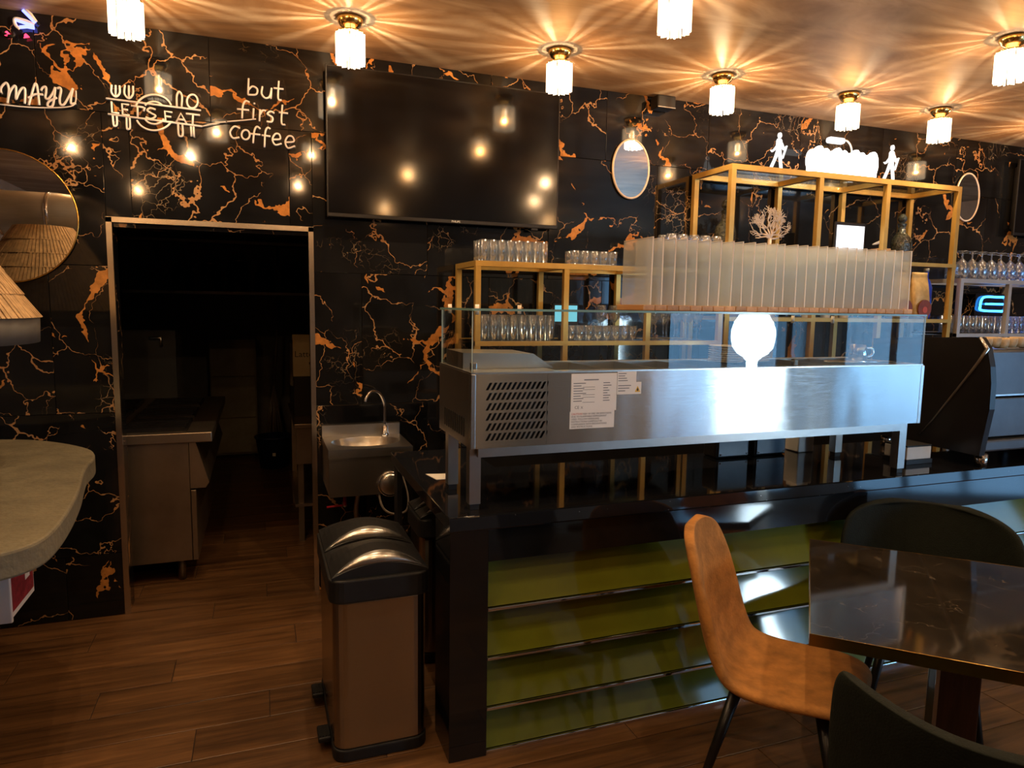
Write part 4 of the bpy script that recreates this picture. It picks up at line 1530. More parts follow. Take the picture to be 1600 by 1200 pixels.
glass_grid('tumbler', tumbler_mesh(0.0235, 0.115), 1.115, 1.515, 8, [-0.37, -0.315, -0.26], 1.8855, 'faceted tumbler on the lower gold rack top', 'tumblers on top of the lower rack, left')
glass_grid('tumbler', tumbler_mesh(0.028, 0.080), 1.66, 1.96, 5, [-0.35, -0.28], 1.8855, 'short tumbler right of the faceted ones', 'tumblers on top of the lower rack, right')
glass_grid('tumbler', tumbler_mesh(0.0265, 0.142), 1.118, 1.568, 8, [-0.365, -0.30, -0.235], 1.4555, 'tall tumbler in the left shelf bay', 'tall tumblers in the left bay')
glass_grid('tumbler', tumbler_mesh(0.0285, 0.085), 1.640, 2.100, 8, [-0.36, -0.29], 1.4555, 'short tumbler in the middle shelf bay', 'short tumblers in the middle bay')
glass_grid('wine_glass', wine_mesh(1.05), 2.165, 2.56, 5, [-0.36, -0.27], 1.4555, 'wine glass in the right shelf bay', 'wine glasses in the right bay')
glass_grid('wine_glass', wine_mesh(1.0), 2.28, 2.68, 5, [-0.35, -0.26], 1.8855, 'stemmed glass above, behind the menu stands', 'stemmed glasses behind the menu stands')
glass_grid('wine_glass', wine_mesh(1.0), 1.92, 2.10, 2, [-0.16], 1.4555, 'wine glass behind the short tumblers', 'wine glasses in the middle bay')
glass_grid('goblet', goblet_mesh(), 4.70, 5.90, 12, [-0.35], 1.8905, 'large upturned goblet in the front row on the silver rack', 'upturned goblets, front row', flip=0.199)
glass_grid('goblet', goblet_mesh(), 4.75, 5.95, 12, [-0.24], 1.8905, 'large upturned goblet in the rear row on the silver rack', 'upturned goblets, rear row', flip=0.199)
glass_grid('tumbler', tumbler_mesh(0.028, 0.125), 4.70, 5.66, 15, [-0.33, -0.26], 1.5005, 'tumbler on the silver rack shelf', 'tumblers on the silver rack shelf')
glass_grid('tumbler', tumbler_mesh(0.034, 0.11), 4.70, 5.66, 12, [-0.40 + 0.04], 0.9005 + 0.0, 'cut tumbler on the back bar under the silver rack', 'tumblers under the silver rack')

# ---- objects on the tall rack
# tree ornament
TX = 3.085
t = thing('tree_ornament', 'cream metal tree ornament with bare spreading branches', 'ornament', (TX, -0.30, 1.986))
mb = MB()
rng = random.Random(11)


def branch(p, ang, ln, r, lev):
    q = (p[0] + math.cos(ang) * ln, p[1] + math.sin(ang) * ln)
    if ((q[0] - TX) / 0.168) ** 2 + ((q[1] - 2.165) / (0.185 if q[1] > 2.165 else 0.085)) ** 2 > 1.0:
        return
    bend = rng.uniform(-1, 1) * ln * 0.22
    mid = ((p[0] + q[0]) / 2 - math.sin(ang) * bend, (p[1] + q[1]) / 2 + math.cos(ang) * bend)
    mb.tube([(p[0], -0.30, p[1]), (mid[0], -0.30 + rng.uniform(-0.004, 0.004), mid[1]), (q[0], -0.30, q[1])], [r, r * 0.88, r * 0.75], 5)
    if lev == 0:
        return
    for k in range(3 if lev in (4, 2) else 2):
        a = ang + rng.uniform(-0.95, 0.95)
        branch(q, a, ln * rng.uniform(0.62, 0.85), max(0.0019, r * 0.66), lev - 1)


mb.tube([(TX, -0.30, 1.990), (TX - 0.003, -0.30, 2.05), (TX, -0.30, 2.105)], [0.022, 0.015, 0.013], 8)
for a in (0.12, 0.45, 0.85, 1.25, 1.57, 1.9, 2.3, 2.7, 3.02):
    branch((TX, 2.10), a, 0.066, 0.0072, 4)
mb.build('branches', 'cream_metal', t, origin=(TX, -0.30, 1.99))
mb = MB()
mb.lathe([(0, 0), (0.05, 0), (0.05, 0.006), (0.02, 0.012), (0, 0.012)], (TX, -0.30, 1.986), 20)
mb.build('foot', 'cream_metal', t, origin=(TX, -0.30, 1.986))


def decanter(x, y, z, s, label, handle):
    t = thing('decanter', label, 'decanter', (x, y, z))
    mb = MB()
    prof = [(0, 0), (0.055, 0), (0.058, 0.02), (0.060, 0.13), (0.052, 0.165), (0.026, 0.195), (0.022, 0.23), (0.028, 0.25), (0.022, 0.255), (0, 0.255)]
    mb.lathe([(r * s, q * s) for r, q in prof], (x, y, z), 18, False)
    mb.build('bottle_body', 'crystal_dark', t, origin=(x, y, z))
    mb = MB()
    mb.lathe([(0, 0.256), (0.014, 0.256), (0.030, 0.275), (0.030, 0.29), (0.016, 0.31), (0, 0.315)] if s else [], (x, y, z), 12, False)
    mb.v = [(a, b_, z + (c - z) * s) for a, b_, c in mb.v]
    mb.build('stopper', 'crystal_dark', t, origin=(x, y, z))
    if handle:
        mb = MB()
        mb.tube(smoothpath([(x + 0.055 * s, y, z + 0.15 * s), (x + 0.085 * s, y, z + 0.15 * s), (x + 0.09 * s, y, z + 0.10 * s), (x + 0.058 * s, y, z + 0.07 * s)], 5), 0.006, 8)
        mb.build('handle', 'crystal_dark', t, origin=(x, y, z))


decanter(2.83, -0.18, 1.986, 1.15, 'dark cut crystal decanter left of the tree ornament', False)
decanter(4.30, -0.22, 1.986, 1.12, 'dark cut crystal decanter with side handle at the right of the gold rack', True)
t = thing('tablet', 'tablet with a white lit screen standing on the gold rack', 'tablet', (3.71, -0.33, 1.986))
B('case', 'black_plastic', 3.575, 3.845, -0.338, -0.322, 1.990, 2.235, t, 0.008)
B('screen', 'screen_white', 3.592, 3.828, -0.3405, -0.339, 2.020, 2.212, t)
mb = MB()
mb.prism([(-0.321, 2.12), (-0.321, 2.10), (-0.24, 1.987), (-0.23, 1.987)], 0, 3.65, 3.77)
mb.build('kickstand', 'black_plastic', t, origin=(3.71, -0.28, 1.987))
t = thing('round_bowl', 'shiny black round bowl beside the tree ornament', 'bowl', (3.29, -0.33, 1.986))
mb = MB()
mb.lathe([(0, 0), (0.03, 0), (0.055, 0.02), (0.064, 0.045), (0.055, 0.065), (0.045, 0.07), (0.045, 0.066), (0.055, 0.045), (0.03, 0.01), (0, 0.01)], (3.29, -0.33, 1.986), 22)
mb.build('shell', 'black_gloss', t, origin=(3.29, -0.33, 1.986))
t = thing('wooden_box', 'small orange wooden box with a white bird figure on the gold rack', 'box', (4.0, -0.32, 1.986))
B('block', 'light_wood', 3.955, 4.055, -0.36, -0.28, 1.987, 2.075, t, 0.003)
mb = MB()
mb.tube(smoothpath([(3.93, -0.32, 2.10), (3.98, -0.32, 2.115), (4.02, -0.32, 2.135), (4.035, -0.32, 2.17)], 5), [0.004, 0.006, 0.008, 0.009, 0.010, 0.010, 0.010, 0.009, 0.008, 0.007, 0.006, 0.006, 0.005, 0.005, 0.004, 0.003], 8)
mb.tube([(4.0, -0.32, 2.072), (4.0, -0.32, 2.125)], 0.003, 6)
mb.build('bird_figure', 'white_print', t, origin=(4.0, -0.32, 2.075))
t = thing('figurine', 'tiny white figurine with an orange top on the gold rack', 'figurine', (4.12, -0.33, 1.986))
mb = MB()
mb.lathe([(0, 0), (0.022, 0), (0.026, 0.02), (0.018, 0.04), (0, 0.045)], (4.12, -0.33, 1.986), 12)
mb.build('body', 'plate_white', t, origin=(4.12, -0.33, 1.986))
mb = MB()
mb.lathe([(0, 0.044), (0.014, 0.048), (0.016, 0.062), (0, 0.078)], (4.12, -0.33, 1.986), 12)
mb.build('head', 'straw', t, origin=(4.12, -0.33, 2.03))

# glowing sign with soft lettered outline
t = thing('glowing_sign', 'overexposed glowing white letter sign on top of the gold rack', 'sign', (3.52, -0.36, 2.5155))
mb = MB()
cxs = [3.325 + i * 0.050 for i in range(11)]
top = []
for i, x in enumerate(cxs):
    rr = 0.048 + 0.012 * ((i * 5) % 3) / 2
    n_ = 18
    zc = 2.530 + rr + 0.02
    poly_ = [(x + 0.040 * math.cos(2 * PI * k / n_), zc + (rr + 0.02) * math.sin(2 * PI * k / n_)) for k in range(n_)]
    mb = MB()
    mb.prism(poly_, 1, -0.380 - 0.0011 * (i % 2), -0.352 - 0.0011 * (i % 2))
    mb.build('letter', 'sign_white', t, origin=(x, -0.366, zc))
B('sign_base', 'sign_white', 3.29, 3.86, -0.378, -0.354, 2.527, 2.575, t, 0.006)
B('foot', 'gold_paint', 3.31, 3.84, -0.39, -0.342, 2.5156, 2.5265, t)


def walker(x, z, h, label):
    t = thing('walking_figure', label, 'figure sign', (x, -0.37, z))
    k = h / 1.0
    def P(u, v):
        return (x + u * k, z + v * k)
    body = [(-0.06, 0.50), (0.07, 0.50), (0.09, 0.62), (0.085, 0.76), (0.05, 0.80), (-0.05, 0.80), (-0.085, 0.74), (-0.075, 0.60)]
    head = [(0.01 + 0.058 * math.cos(2 * PI * i / 12), 0.885 + 0.075 * math.sin(2 * PI * i / 12)) for i in range(12)]
    leg1 = [(-0.06, 0.52), (0.03, 0.50), (-0.04, 0.34), (-0.20, 0.0), (-0.27, 0.02), (-0.14, 0.28)]
    leg2 = [(-0.02, 0.50), (0.07, 0.52), (0.10, 0.30), (0.145, 0.03), (0.20, 0.0), (0.085, 0.0), (0.03, 0.28)]
    arm1 = [(0.06, 0.74), (0.10, 0.70), (0.17, 0.58), (0.24, 0.62), (0.23, 0.57), (0.16, 0.52), (0.05, 0.64)]
    arm2 = [(-0.07, 0.74), (-0.08, 0.62), (-0.18, 0.50), (-0.26, 0.49), (-0.20, 0.44), (-0.04, 0.56)]
    stick = [(0.235, 0.64), (0.26, 0.63), (0.15, 0.30), (0.13, 0.31)]
    for nm, pl, e in (('torso', body, 0), ('head', head, 0.0004), ('leg', leg1, 0.0008), ('leg', leg2, 0.0012), ('arm', arm1, 0.0016), ('arm', arm2, 0.0020), ('walking_stick', stick, 0.0024)):
        mb = MB()
        mb.prism([P(*p) for p in pl], 1, -0.376 - e, -0.366 + e)
        mb.build(nm, 'figure_white', t, origin=(x, -0.37, z))


walker(3.055, 2.5155, 0.235, 'white glowing striding figure left of the glowing sign')
walker(3.985, 2.5155, 0.245, 'white glowing striding figure right of the glowing sign')
t = thing('spot_lamp', 'small white spot lamp on a bent arm above the glowing sign', 'lamp', (3.80, -0.2, 2.5155))
mb = MB()
mb.tube(smoothpath([(3.80, -0.2, 2.52), (3.815, -0.2, 2.62), (3.81, -0.2, 2.74), (3.77, -0.2, 2.79), (3.72, -0.2, 2.79)], 6), 0.006, 8)
mb.lathe([(0, 0), (0.03, 0), (0.03, 0.006), (0, 0.006)], (3.80, -0.2, 2.5157), 16)
mb.build('arm', 'white_print', t, origin=(3.8, -0.2, 2.52))
mb = MB()
mb.rbox(3.60, 3.735, -0.225, -0.175, 2.765, 2.805, 0.015)
mb.build('lamp_head', 'figure_white', t, origin=(3.66, -0.2, 2.77))

# shelf below: coffee bags, cobalt bottle
def bag(x, label, w=0.17):
    t = thing('coffee_bag', label, 'bag', (x, -0.33, 1.6005))
    mb = MB()
    vs, fs = [], []
    rows_ = [(0, 1.0, 0.045), (0.05, 1.02, 0.055), (0.14, 1.0, 0.05), (0.24, 0.92, 0.03), (0.30, 0.88, 0.006), (0.325, 0.90, 0.005)]
    n_ = 14
    for (z, sw, th) in rows_:
        for k in range(n_):
            a = 2 * PI * k / n_
            vs.append((x + w / 2 * sw * math.copysign(abs(math.cos(a)) ** 0.6, math.cos(a)), -0.33 + th * math.copysign(abs(math.sin(a)) ** 0.8, math.sin(a)), 1.6005 + z))
    for i in range(len(rows_) - 1):
        for k in range(n_):
            fs.append((i * n_ + k, i * n_ + (k + 1) % n_, (i + 1) * n_ + (k + 1) % n_, (i + 1) * n_ + k))
    fs.append(tuple(reversed(range(n_))))
    fs.append(tuple((len(rows_) - 1) * n_ + k for k in range(n_)))
    mb.add(vs, fs, True)
    mb.build('pouch', 'coffee_bag', t, origin=(x, -0.33, 1.6))
    mb = MB()
    mb.prism([(x + 0.062 * math.cos(2 * PI * k / 20), 1.672 + 0.062 * math.sin(2 * PI * k / 20)) for k in range(20)], 1, -0.392, -0.386)
    mb.build('round_label', 'bag_red', t, origin=(x, -0.389, 1.67))
    mb = MB()
    mb.prism([(x + 0.022 * math.cos(2 * PI * k / 14), 1.664 + 0.022 * math.sin(2 * PI * k / 14)) for k in range(14)], 1, -0.3945, -0.3925)
    mb.build('label_seal', 'print_red', t, origin=(x, -0.393, 1.66))


bag(4.195, 'gold coffee bag with red round label, left of the pair')
bag(4.375, 'gold coffee bag with red round label, right beside the blue bottle')
t = thing('blue_bottle', 'cobalt blue bottle standing beside the coffee bags', 'bottle', (4.51, -0.27, 1.6005))
mb = MB()
mb.lathe([(0, 0), (0.042, 0), (0.045, 0.02), (0.045, 0.22), (0.03, 0.27), (0.016, 0.29), (0.016, 0.335), (0, 0.335)], (4.51, -0.27, 1.6005), 20)
mb.build('bottle_body', 'cobalt_glass', t, origin=(4.51, -0.27, 1.6))
mb = MB()
mb.lathe([(0, 0.336), (0.018, 0.336), (0.018, 0.36), (0, 0.36)], (4.51, -0.27, 1.6005), 14)
mb.build('cap', 'silver_paint', t, origin=(4.51, -0.27, 1.93))
for k, lab in enumerate(('first white paper cup stack behind the menu stands', 'second white paper cup stack behind the menu stands', 'third white paper cup stack behind the menu stands')):
    x = 3.42 + 0.16 * k
    t = thing('paper_cups', lab, 'cups', (x, -0.3, 1.6005), group='paper cup stacks')
    mb = MB()
    for q in range(6):
        mb.lathe([(0.030, 0.04 * q), (0.041, 0.04 * q + 0.09), (0.043, 0.04 * q + 0.09), (0.043, 0.04 * q + 0.094), (0.039, 0.04 * q + 0.094), (0.030, 0.04 * q + 0.002)], (x, -0.3, 1.6005), 16)
    mb.build('cup_stack', 'plate_white', t, origin=(x, -0.3, 1.6))
t = thing('carton', 'pale cardboard carton on the gold rack behind the menu stands', 'carton', (2.95, -0.3, 1.6005))
B('carton_body', 'coffee_bag', 2.86, 3.08, -0.36, -0.2, 1.601, 1.80, t, 0.003)
B('flap', 'coffee_bag', 2.86, 3.08, -0.362, -0.28, 1.8005, 1.803, t)
t = thing('neon_bar', 'small bright blue neon loop in the silver rack', 'neon sign', (5.60, -0.10, 1.58))
mb = MB()
mb.tube(smoothpath([(5.32, -0.10, 1.70), (5.34, -0.10, 1.67), (5.5, -0.10, 1.665), (5.62, -0.1, 1.67), (5.64, -0.1, 1.72), (5.62, -0.1, 1.77), (5.5, -0.1, 1.775), (5.35, -0.1, 1.77)], 5, True), 0.009, 8, True)
mb.tube([(5.38, -0.1, 1.72), (5.58, -0.1, 1.72)], 0.008, 8)
mb.build('neon_tube', 'neon_bar_blue', t, origin=(5.5, -0.1, 1.7))
B('backing_plate', 'black_gloss', 5.28, 5.66, -0.085, -0.08, 1.5005, 1.80, t)

# ================================================================== REFRIGERATED TOPPING CASE
CX0, CX1, CY0, CY1 = 0.688, 2.834, -1.665, -1.215
CZ0, CZ1 = 1.143, 1.408
t = thing('topping_case', 'long stainless refrigerated topping case with glass guard on the bar', 'display case', ((CX0 + CX1) / 2, -1.44, T))
# front panel with real slots in a grid
mb = MB()
mb.box(CX0 + 0.26 + 0.03, CX1 - 0.012, CY0, CY0 + 0.012, CZ0, CZ1)
mb.build('front_panel', 'steel', t, origin=(CX0 + 1, CY0, CZ0))
px0, px1 = CX0 + 0.018, CX0 + 0.289
# vent panel: slanted slots cut as louvre strips between quads
rowsn, colsn = 6, 12
ux0, ux1 = 0.742, 0.968
uz0, uz1 = 1.170, 1.388
rh = (uz1 - uz0) / rowsn
cwid = (ux1 - ux0) / colsn
mb = MB()
y = CY0
def quad(a, b_, c, d):
    mb.add([(a[0], y, a[1]), (b_[0], y, b_[1]), (c[0], y, c[1]), (d[0], y, d[1])], [(0, 1, 2, 3)])
quad((px0, CZ0), (px1, CZ0), (px1, uz0), (px0, uz0))
quad((px0, uz1), (px1, uz1), (px1, CZ1), (px0, CZ1))
slope = 0.55
for r_ in range(rowsn):
    za, zb = uz0 + r_ * rh, uz0 + r_ * rh + rh * 0.72
    quad((px0, zb), (px1, zb), (px1, za + rh), (px0, za + rh))
    dz = (zb - za) * slope
    quad((px0, za), (ux0, za), (ux0 + dz, zb), (px0, zb))
    for c_ in range(colsn):
        xa = ux0 + c_ * cwid
        quad((xa + cwid * 0.52, za), (xa + cwid, za), (xa + cwid + dz, zb), (xa + cwid * 0.52 + dz, zb))
    quad((ux0 + colsn * cwid, za), (px1, za), (px1, zb), (ux0 + colsn * cwid + dz, zb))
vp = mb.build('vent_panel', 'steel', t, origin=(px0, CY0, CZ0))
so = vp.modifiers.new('solid', 'SOLIDIFY')
so.thickness = 0.002
so.offset = 0
B('vent_cavity', 'black_plastic', px0, px1, CY0 + 0.03, CY0 + 0.04, CZ0 + 0.005, CZ1 - 0.005, t)
B('corner_trim', 'satin_steel', CX0, CX0 + 0.0178, CY0 - 0.001, CY0 + 0.02, CZ0 - 0.002, CZ1, t, 0.002)
B('corner_trim', 'satin_steel', CX1 - 0.0118, CX1 + 0.008, CY0 - 0.001, CY0 + 0.02, CZ0 - 0.002, CZ1, t, 0.002)
B('left_panel', 'satin_steel', CX0, CX0 + 0.006, CY0 + 0.021, CY1, CZ0, CZ1, t)
B('right_panel', 'satin_steel', CX1 - 0.006, CX1 + 0.002, CY0 + 0.021, CY1, CZ0, CZ1, t)
mb = MB()
for k in range(10):
    yy = CY0 + 0.08 + k * 0.03
    mb.box(CX0 - 0.0015, CX0 - 0.0002, yy, yy + 0.012, CZ0 + 0.03, CZ0 + 0.10)
mb.build('side_vent', 'black_plastic', t, origin=(CX0, -1.4, CZ0))
B('rear_panel', 'satin_steel', CX0 + 0.007, CX1 - 0.007, CY1 - 0.012, CY1, CZ0, CZ1, t)
B('bottom_pan', 'black_plastic', CX0 + 0.007, CX1 - 0.013, CY0 + 0.013, CY1 - 0.013, CZ0 + 0.0005, CZ0 + 0.004, t)
# top: flange, compressor lid, pans
mb = MB()
mb.box(CX0 + 0.001, CX1 - 0.001, CY0 + 0.001, CY0 + 0.05, CZ1 + 0.0003, CZ1 + 0.006)
mb.box(CX0 + 0.001, CX1 - 0.001, CY1 - 0.05, CY1 - 0.001, CZ1 + 0.0003, CZ1 + 0.006)
mb.box(CX0 + 0.001, CX0 + 0.34, CY0 + 0.05, CY1 - 0.05, CZ1 + 0.0003, CZ1 + 0.006)
mb.box(CX1 - 0.05, CX1 - 0.001, CY0 + 0.05, CY1 - 0.05, CZ1 + 0.0003, CZ1 + 0.006)
mb.build('top_flange', 'satin_steel', t, origin=(1.7, -1.44, CZ1))
mb = MB()
mb.prism([(0.70, CZ1 + 0.0065), (1.06, CZ1 + 0.0065), (0.98, CZ1 + 0.06), (0.70, CZ1 + 0.066)], 1, -1.52, -1.28)
mb.build('compressor_cover', 'satin_steel', t, origin=(0.85, -1.4, CZ1))
npan = 8
for k in range(npan):
    xa = CX0 + 0.345 + k * (CX1 - 0.055 - CX0 - 0.345) / npan
    xb = xa + (CX1 - 0.055 - CX0 - 0.345) / npan - 0.006
    mb = MB()
    ya, yb = CY0 + 0.052, CY1 - 0.052
    for (p, q, c, d) in ((xa, xb, ya, ya + 0.003), (xa, xb, yb - 0.003, yb), (xa, xa + 0.003, ya + 0.003, yb - 0.003), (xb - 0.003, xb, ya + 0.003, yb - 0.003)):
        mb.box(p, q, c, d, CZ1 - 0.12, CZ1 + 0.004)
    mb.box(xa, xb, ya, yb, CZ1 - 0.123, CZ1 - 0.12)
    mb.build('food_pan', 'satin_steel', t, origin=(xa, -1.44, CZ1 - 0.12))
B('base_rail', 'satin_steel', CX0 + 0.03, CX1 - 0.10, CY0 + 0.004, CY0 + 0.02, 1.110, CZ0 - 0.001, t)
for (x, y) in ((0.675 + 0.02, -1.633), (2.735, -1.655), (0.693, -1.34), (2.735, -1.29)):
    o = B('leg', 'satin_steel', x, x + 0.042, y, y + 0.042, T + 0.022, CZ0 - 0.002, t)
    B('rubber_foot', 'black_plastic', x + 0.004, x + 0.038, y + 0.004, y + 0.038, T + 0.0005, T + 0.0215, o)
# glass guard
GZ = 1.638
B('front_glass', 'clear_glass', CX0 + 0.006, CX1 - 0.004, CY0 + 0.004, CY0 + 0.010, CZ1 + 0.0065, GZ - 0.009, t)
B('top_glass', 'clear_glass', CX0 + 0.002, CX1 - 0.002, CY0 + 0.002, CY1 - 0.002, GZ - 0.008, GZ, t)
B('side_glass', 'clear_glass', CX0 + 0.006, CX0 + 0.012, CY0 + 0.012, CY1 - 0.008, CZ1 + 0.0065, GZ - 0.009, t)
B('side_glass', 'clear_glass', CX1 - 0.010, CX1 - 0.004, CY0 + 0.012, CY1 - 0.008, CZ1 + 0.0065, GZ - 0.009, t)
simple('glass_edge', (0.16, 0.30, 0.30), 0.15, 0, 0.05, spec=0.8)
B('glass_edge', 'glass_edge', CX0 + 0.0015, CX1 - 0.0015, CY0 + 0.0005, CY0 + 0.0018, GZ - 0.008, GZ, t)
B('glass_edge', 'glass_edge', CX0 + 0.0003, CX0 + 0.0018, CY0 + 0.0025, CY1 - 0.003, GZ - 0.008, GZ, t)
simple('edge_pale', (0.55, 0.72, 0.78), 0.2, 0, 0.03, spec=0.8)
B('glass_edge', 'edge_pale', CX0 + 0.0045, CX0 + 0.0058, CY0 + 0.004, CY0 + 0.011, CZ1 + 0.007, GZ - 0.0095, t)
B('glass_edge', 'edge_pale', CX1 - 0.0036, CX1 - 0.0022, CY0 + 0.004, CY0 + 0.011, CZ1 + 0.007, GZ - 0.0095, t)
B('glass_edge', 'edge_pale', CX0 + 0.006, CX0 + 0.012, CY1 - 0.0075, CY1 - 0.0062, CZ1 + 0.007, GZ - 0.0095, t)
for (x, y, z) in ((CX0 + 0.03, -1.63, GZ), (CX0 + 0.03, -1.26, GZ), (1.02, -1.25, GZ), (2.70, -1.25, GZ - 0.03), (2.45, -1.25, GZ - 0.03)):
    mb = MB()
    mb.tube([(x, y, z - 0.022), (x, y, z + 0.014)], 0.008, 10)
    mb.build('glass_clip', 'cream_metal', t, origin=(x, y, z))
for (x, y) in ((CX0 + 0.02, -1.60), (CX0 + 0.02, -1.28), (2.12, -1.64)):
    B('glass_bracket', 'chrome', x, x + 0.022, y, y + 0.022, CZ1 + 0.0065, CZ1 + 0.035, t, 0.003)
# stickers on the front
B('rating_label', 'blue_white_paper', 1.073, 1.262, CY0 - 0.0015, CY0 - 0.0003, 1.262, 1.403, t)
B('caution_label', 'blue_white_paper', 1.070, 1.255, CY0 - 0.0013, CY0 - 0.0002, 1.197, 1.2618, t)
B('code_label', 'blue_white_paper', 1.264, 1.345, CY0 - 0.0015, CY0 - 0.0003, 1.367, 1.408, t)
B('hazard_label', 'blue_white_paper', 1.264, 1.368, CY0 - 0.0013, CY0 - 0.0002, 1.321, 1.3668, t)
yl = CY0 - 0.0017
mb = MB()
mb.box(1.125, 1.185, yl, yl + 0.0002, 1.378, 1.382)
for k in range(8):
    z_ = 1.366 - 0.0095 * k
    mb.box(1.082, 1.082 + (0.050, 0.032, 0.044, 0.038, 0.052, 0.030, 0.041, 0.035)[k], yl, yl + 0.0002, z_, z_ + 0.003)
    mb.box(1.120, 1.120 + 0.05 * (k % 3 > 0), yl, yl + 0.0002, z_ - 0.0045, z_ - 0.003)
    mb.box(1.205, 1.205 + (0.028, 0.034, 0.020, 0.026, 0.018, 0.030, 0.024, 0.028)[k], yl, yl + 0.0002, z_, z_ + 0.003)
for k in range(4):
    mb.box(1.268, 1.268 + (0.034, 0.028, 0.036, 0.040)[k], yl, yl + 0.0002, 1.399 - 0.009 * k, 1.402 - 0.009 * k)
for k in range(3):
    mb.box(1.268, 1.268 + (0.055, 0.048, 0.030)[k], yl, yl + 0.0002, 1.353 - 0.010 * k, 1.356 - 0.010 * k)
mb.build('print_lines', 'print_grey', t, origin=(1.2, yl, 1.33))
text_mesh('CE', 0.016, 'lettering', 'print_grey', t, (1.088, yl, 1.272), extrude=0.0001)
text_mesh('X', 0.014, 'lettering', 'print_grey', t, (1.113, yl, 1.272), extrude=0.0001)
text_mesh('CAUTION', 0.0098, 'lettering', 'print_red', t, (1.076, yl, 1.2495), extrude=0.0001)
for k, s_ in enumerate(('       RISK OF FIRE OR EXPLOSION', 'DUE TO FLAMMABLE REFRIGERANT', 'USED. FOLLOW HANDLING', 'INSTRUCTIONS CAREFULLY IN', 'COMPLIANCE WITH REGULATIONS', 'AND INSTRUCTIONS.')):
    text_mesh(s_, 0.0092, 'lettering', 'print_grey', t, (1.076 if k else 1.105, yl, 1.2495 - 0.0096 * k), extrude=0.0001)
mb = MB()
mb.prism([(1.340, 1.329), (1.364, 1.329), (1.352, 1.352)], 1, yl - 0.0002, yl + 0.0002)
mb.build('warning_triangle', 'warning_yellow', t, origin=(1.352, yl, 1.33))
mb = MB()
mb.prism([(1.349, 1.333), (1.355, 1.333), (1.356, 1.338), (1.352, 1.346), (1.348, 1.338)], 1, yl - 0.0005, yl - 0.0003)
mb.build('warning_flame', 'print_black', t, origin=(1.352, yl, 1.335))

# ---- frosted menu stands on the top glass
nst = 26
base_me = sheet_me = edge_me = None
ORD = ['first', 'second', 'third', 'fourth', 'fifth', 'sixth', 'seventh', 'eighth', 'ninth', 'tenth', 'eleventh', 'twelfth', 'thirteenth']
for i in range(nst):
    x = 1.428 + i * 0.0544
    if i < 13:
        lab = 'frosted acrylic menu stand, %s from the left in the row' % ORD[i]
    else:
        lab = 'frosted acrylic menu stand, %s from the right in the row' % ORD[nst - 1 - i]
    t = thing('menu_stand', lab, 'menu stand', (x, -1.49, GZ + 0.0005), group='frosted menu stands on the glass top')
    if base_me is None:
        mb = MB()
        mb.rbox(-0.0262, 0.0262, -0.112, 0.100, 0, 0.022, 0.002)
        o = mb.build('wood_base', 'light_wood', t, local=True)
        base_me = o.data
        mb = MB()
        mb.box(-0.0022, 0.0022, -0.108, 0.106, 0.0225, 0.283)
        o = mb.build('acrylic_sheet', 'acrylic_frost', t, local=True)
        sheet_me = o.data
        mb = MB()
        mb.box(-0.0024, 0.0024, -0.1098, -0.1082, 0.0225, 0.2832)
        mb.box(-0.0024, 0.0024, -0.1098, 0.106, 0.2834, 0.285)
        o2 = mb.build('sheet_edge', 'acrylic_edge', o, local=True)
        edge_me = o2.data
        sheets = [o]
    else:
        ob = bpy.data.objects.new('wood_base', base_me)
        COL.objects.link(ob)
        ob.parent = t
        o = bpy.data.objects.new('acrylic_sheet', sheet_me)
        COL.objects.link(o)
        o.parent = t
        o2 = bpy.data.objects.new('sheet_edge', edge_me)
        COL.objects.link(o2)
        o2.parent = o
    o.location = (random.uniform(-0.004, 0.004), 0, 0)
    o.rotation_euler = (0, random.uniform(-0.012, 0.02), random.uniform(-0.03, 0.03))

# ---- things inside / behind the case
for k, (x, y, n_, lab) in enumerate(((1.93, -1.43, 8, 'taller stack of white plates behind the case glass'), (2.095, -1.40, 5, 'shorter stack of white plates at the right behind the case glass'))):
    t = thing('plate_stack', lab, 'plates', (x, y, CZ1 + 0.0065))
    for q in range(n_):
        mb = MB()
        z = CZ1 + 0.0068 + q * 0.0095
        mb.lathe([(0, 0), (0.045, 0), (0.075, 0.006), (0.076, 0.008), (0.045, 0.003), (0, 0.003)], (x, y, z), 24)
        mb.build('plate', 'plate_white', t, origin=(x, y, z))
t = thing('steel_jug', 'chrome milk jug and tongs lying at the right end of the case', 'jug', (2.70, -1.42, CZ1 + 0.007))
mb = MB()
mb.lathe([(0, 0), (0.04, 0), (0.045, 0.03), (0.038, 0.06), (0.034, 0.075), (0.032, 0.075), (0.036, 0.058), (0.042, 0.03), (0.0, 0.004)], (2.70, -1.42, CZ1 + 0.007), 20)
mb.build('jug_body', 'chrome', t, origin=(2.7, -1.42, CZ1))
mb = MB()
mb.tube(smoothpath([(2.74, -1.42, CZ1 + 0.02), (2.79, -1.42, CZ1 + 0.03), (2.79, -1.42, CZ1 + 0.06), (2.74, -1.42, CZ1 + 0.065)], 5), 0.006, 8)
mb.build('handle', 'chrome', t, origin=(2.75, -1.42, CZ1 + 0.04))
t = thing('serving_tongs', 'thin steel tongs lying along the case top', 'tongs', (2.45, -1.62, CZ1 + 0.007))
mb = MB()
mb.tube([(2.30, -1.640, CZ1 + 0.024), (2.55, -1.636, CZ1 + 0.018), (2.74, -1.638, CZ1 + 0.0115)], 0.004, 8)
mb.build('upper_arm', 'chrome', t, origin=(2.45, -1.64, CZ1 + 0.01))
mb = MB()
mb.tube([(2.30, -1.62, CZ1 + 0.024), (2.55, -1.625, CZ1 + 0.018), (2.72, -1.628, CZ1 + 0.012)], 0.004, 8)
mb.build('lower_arm', 'chrome', t, origin=(2.45, -1.62, CZ1 + 0.01))
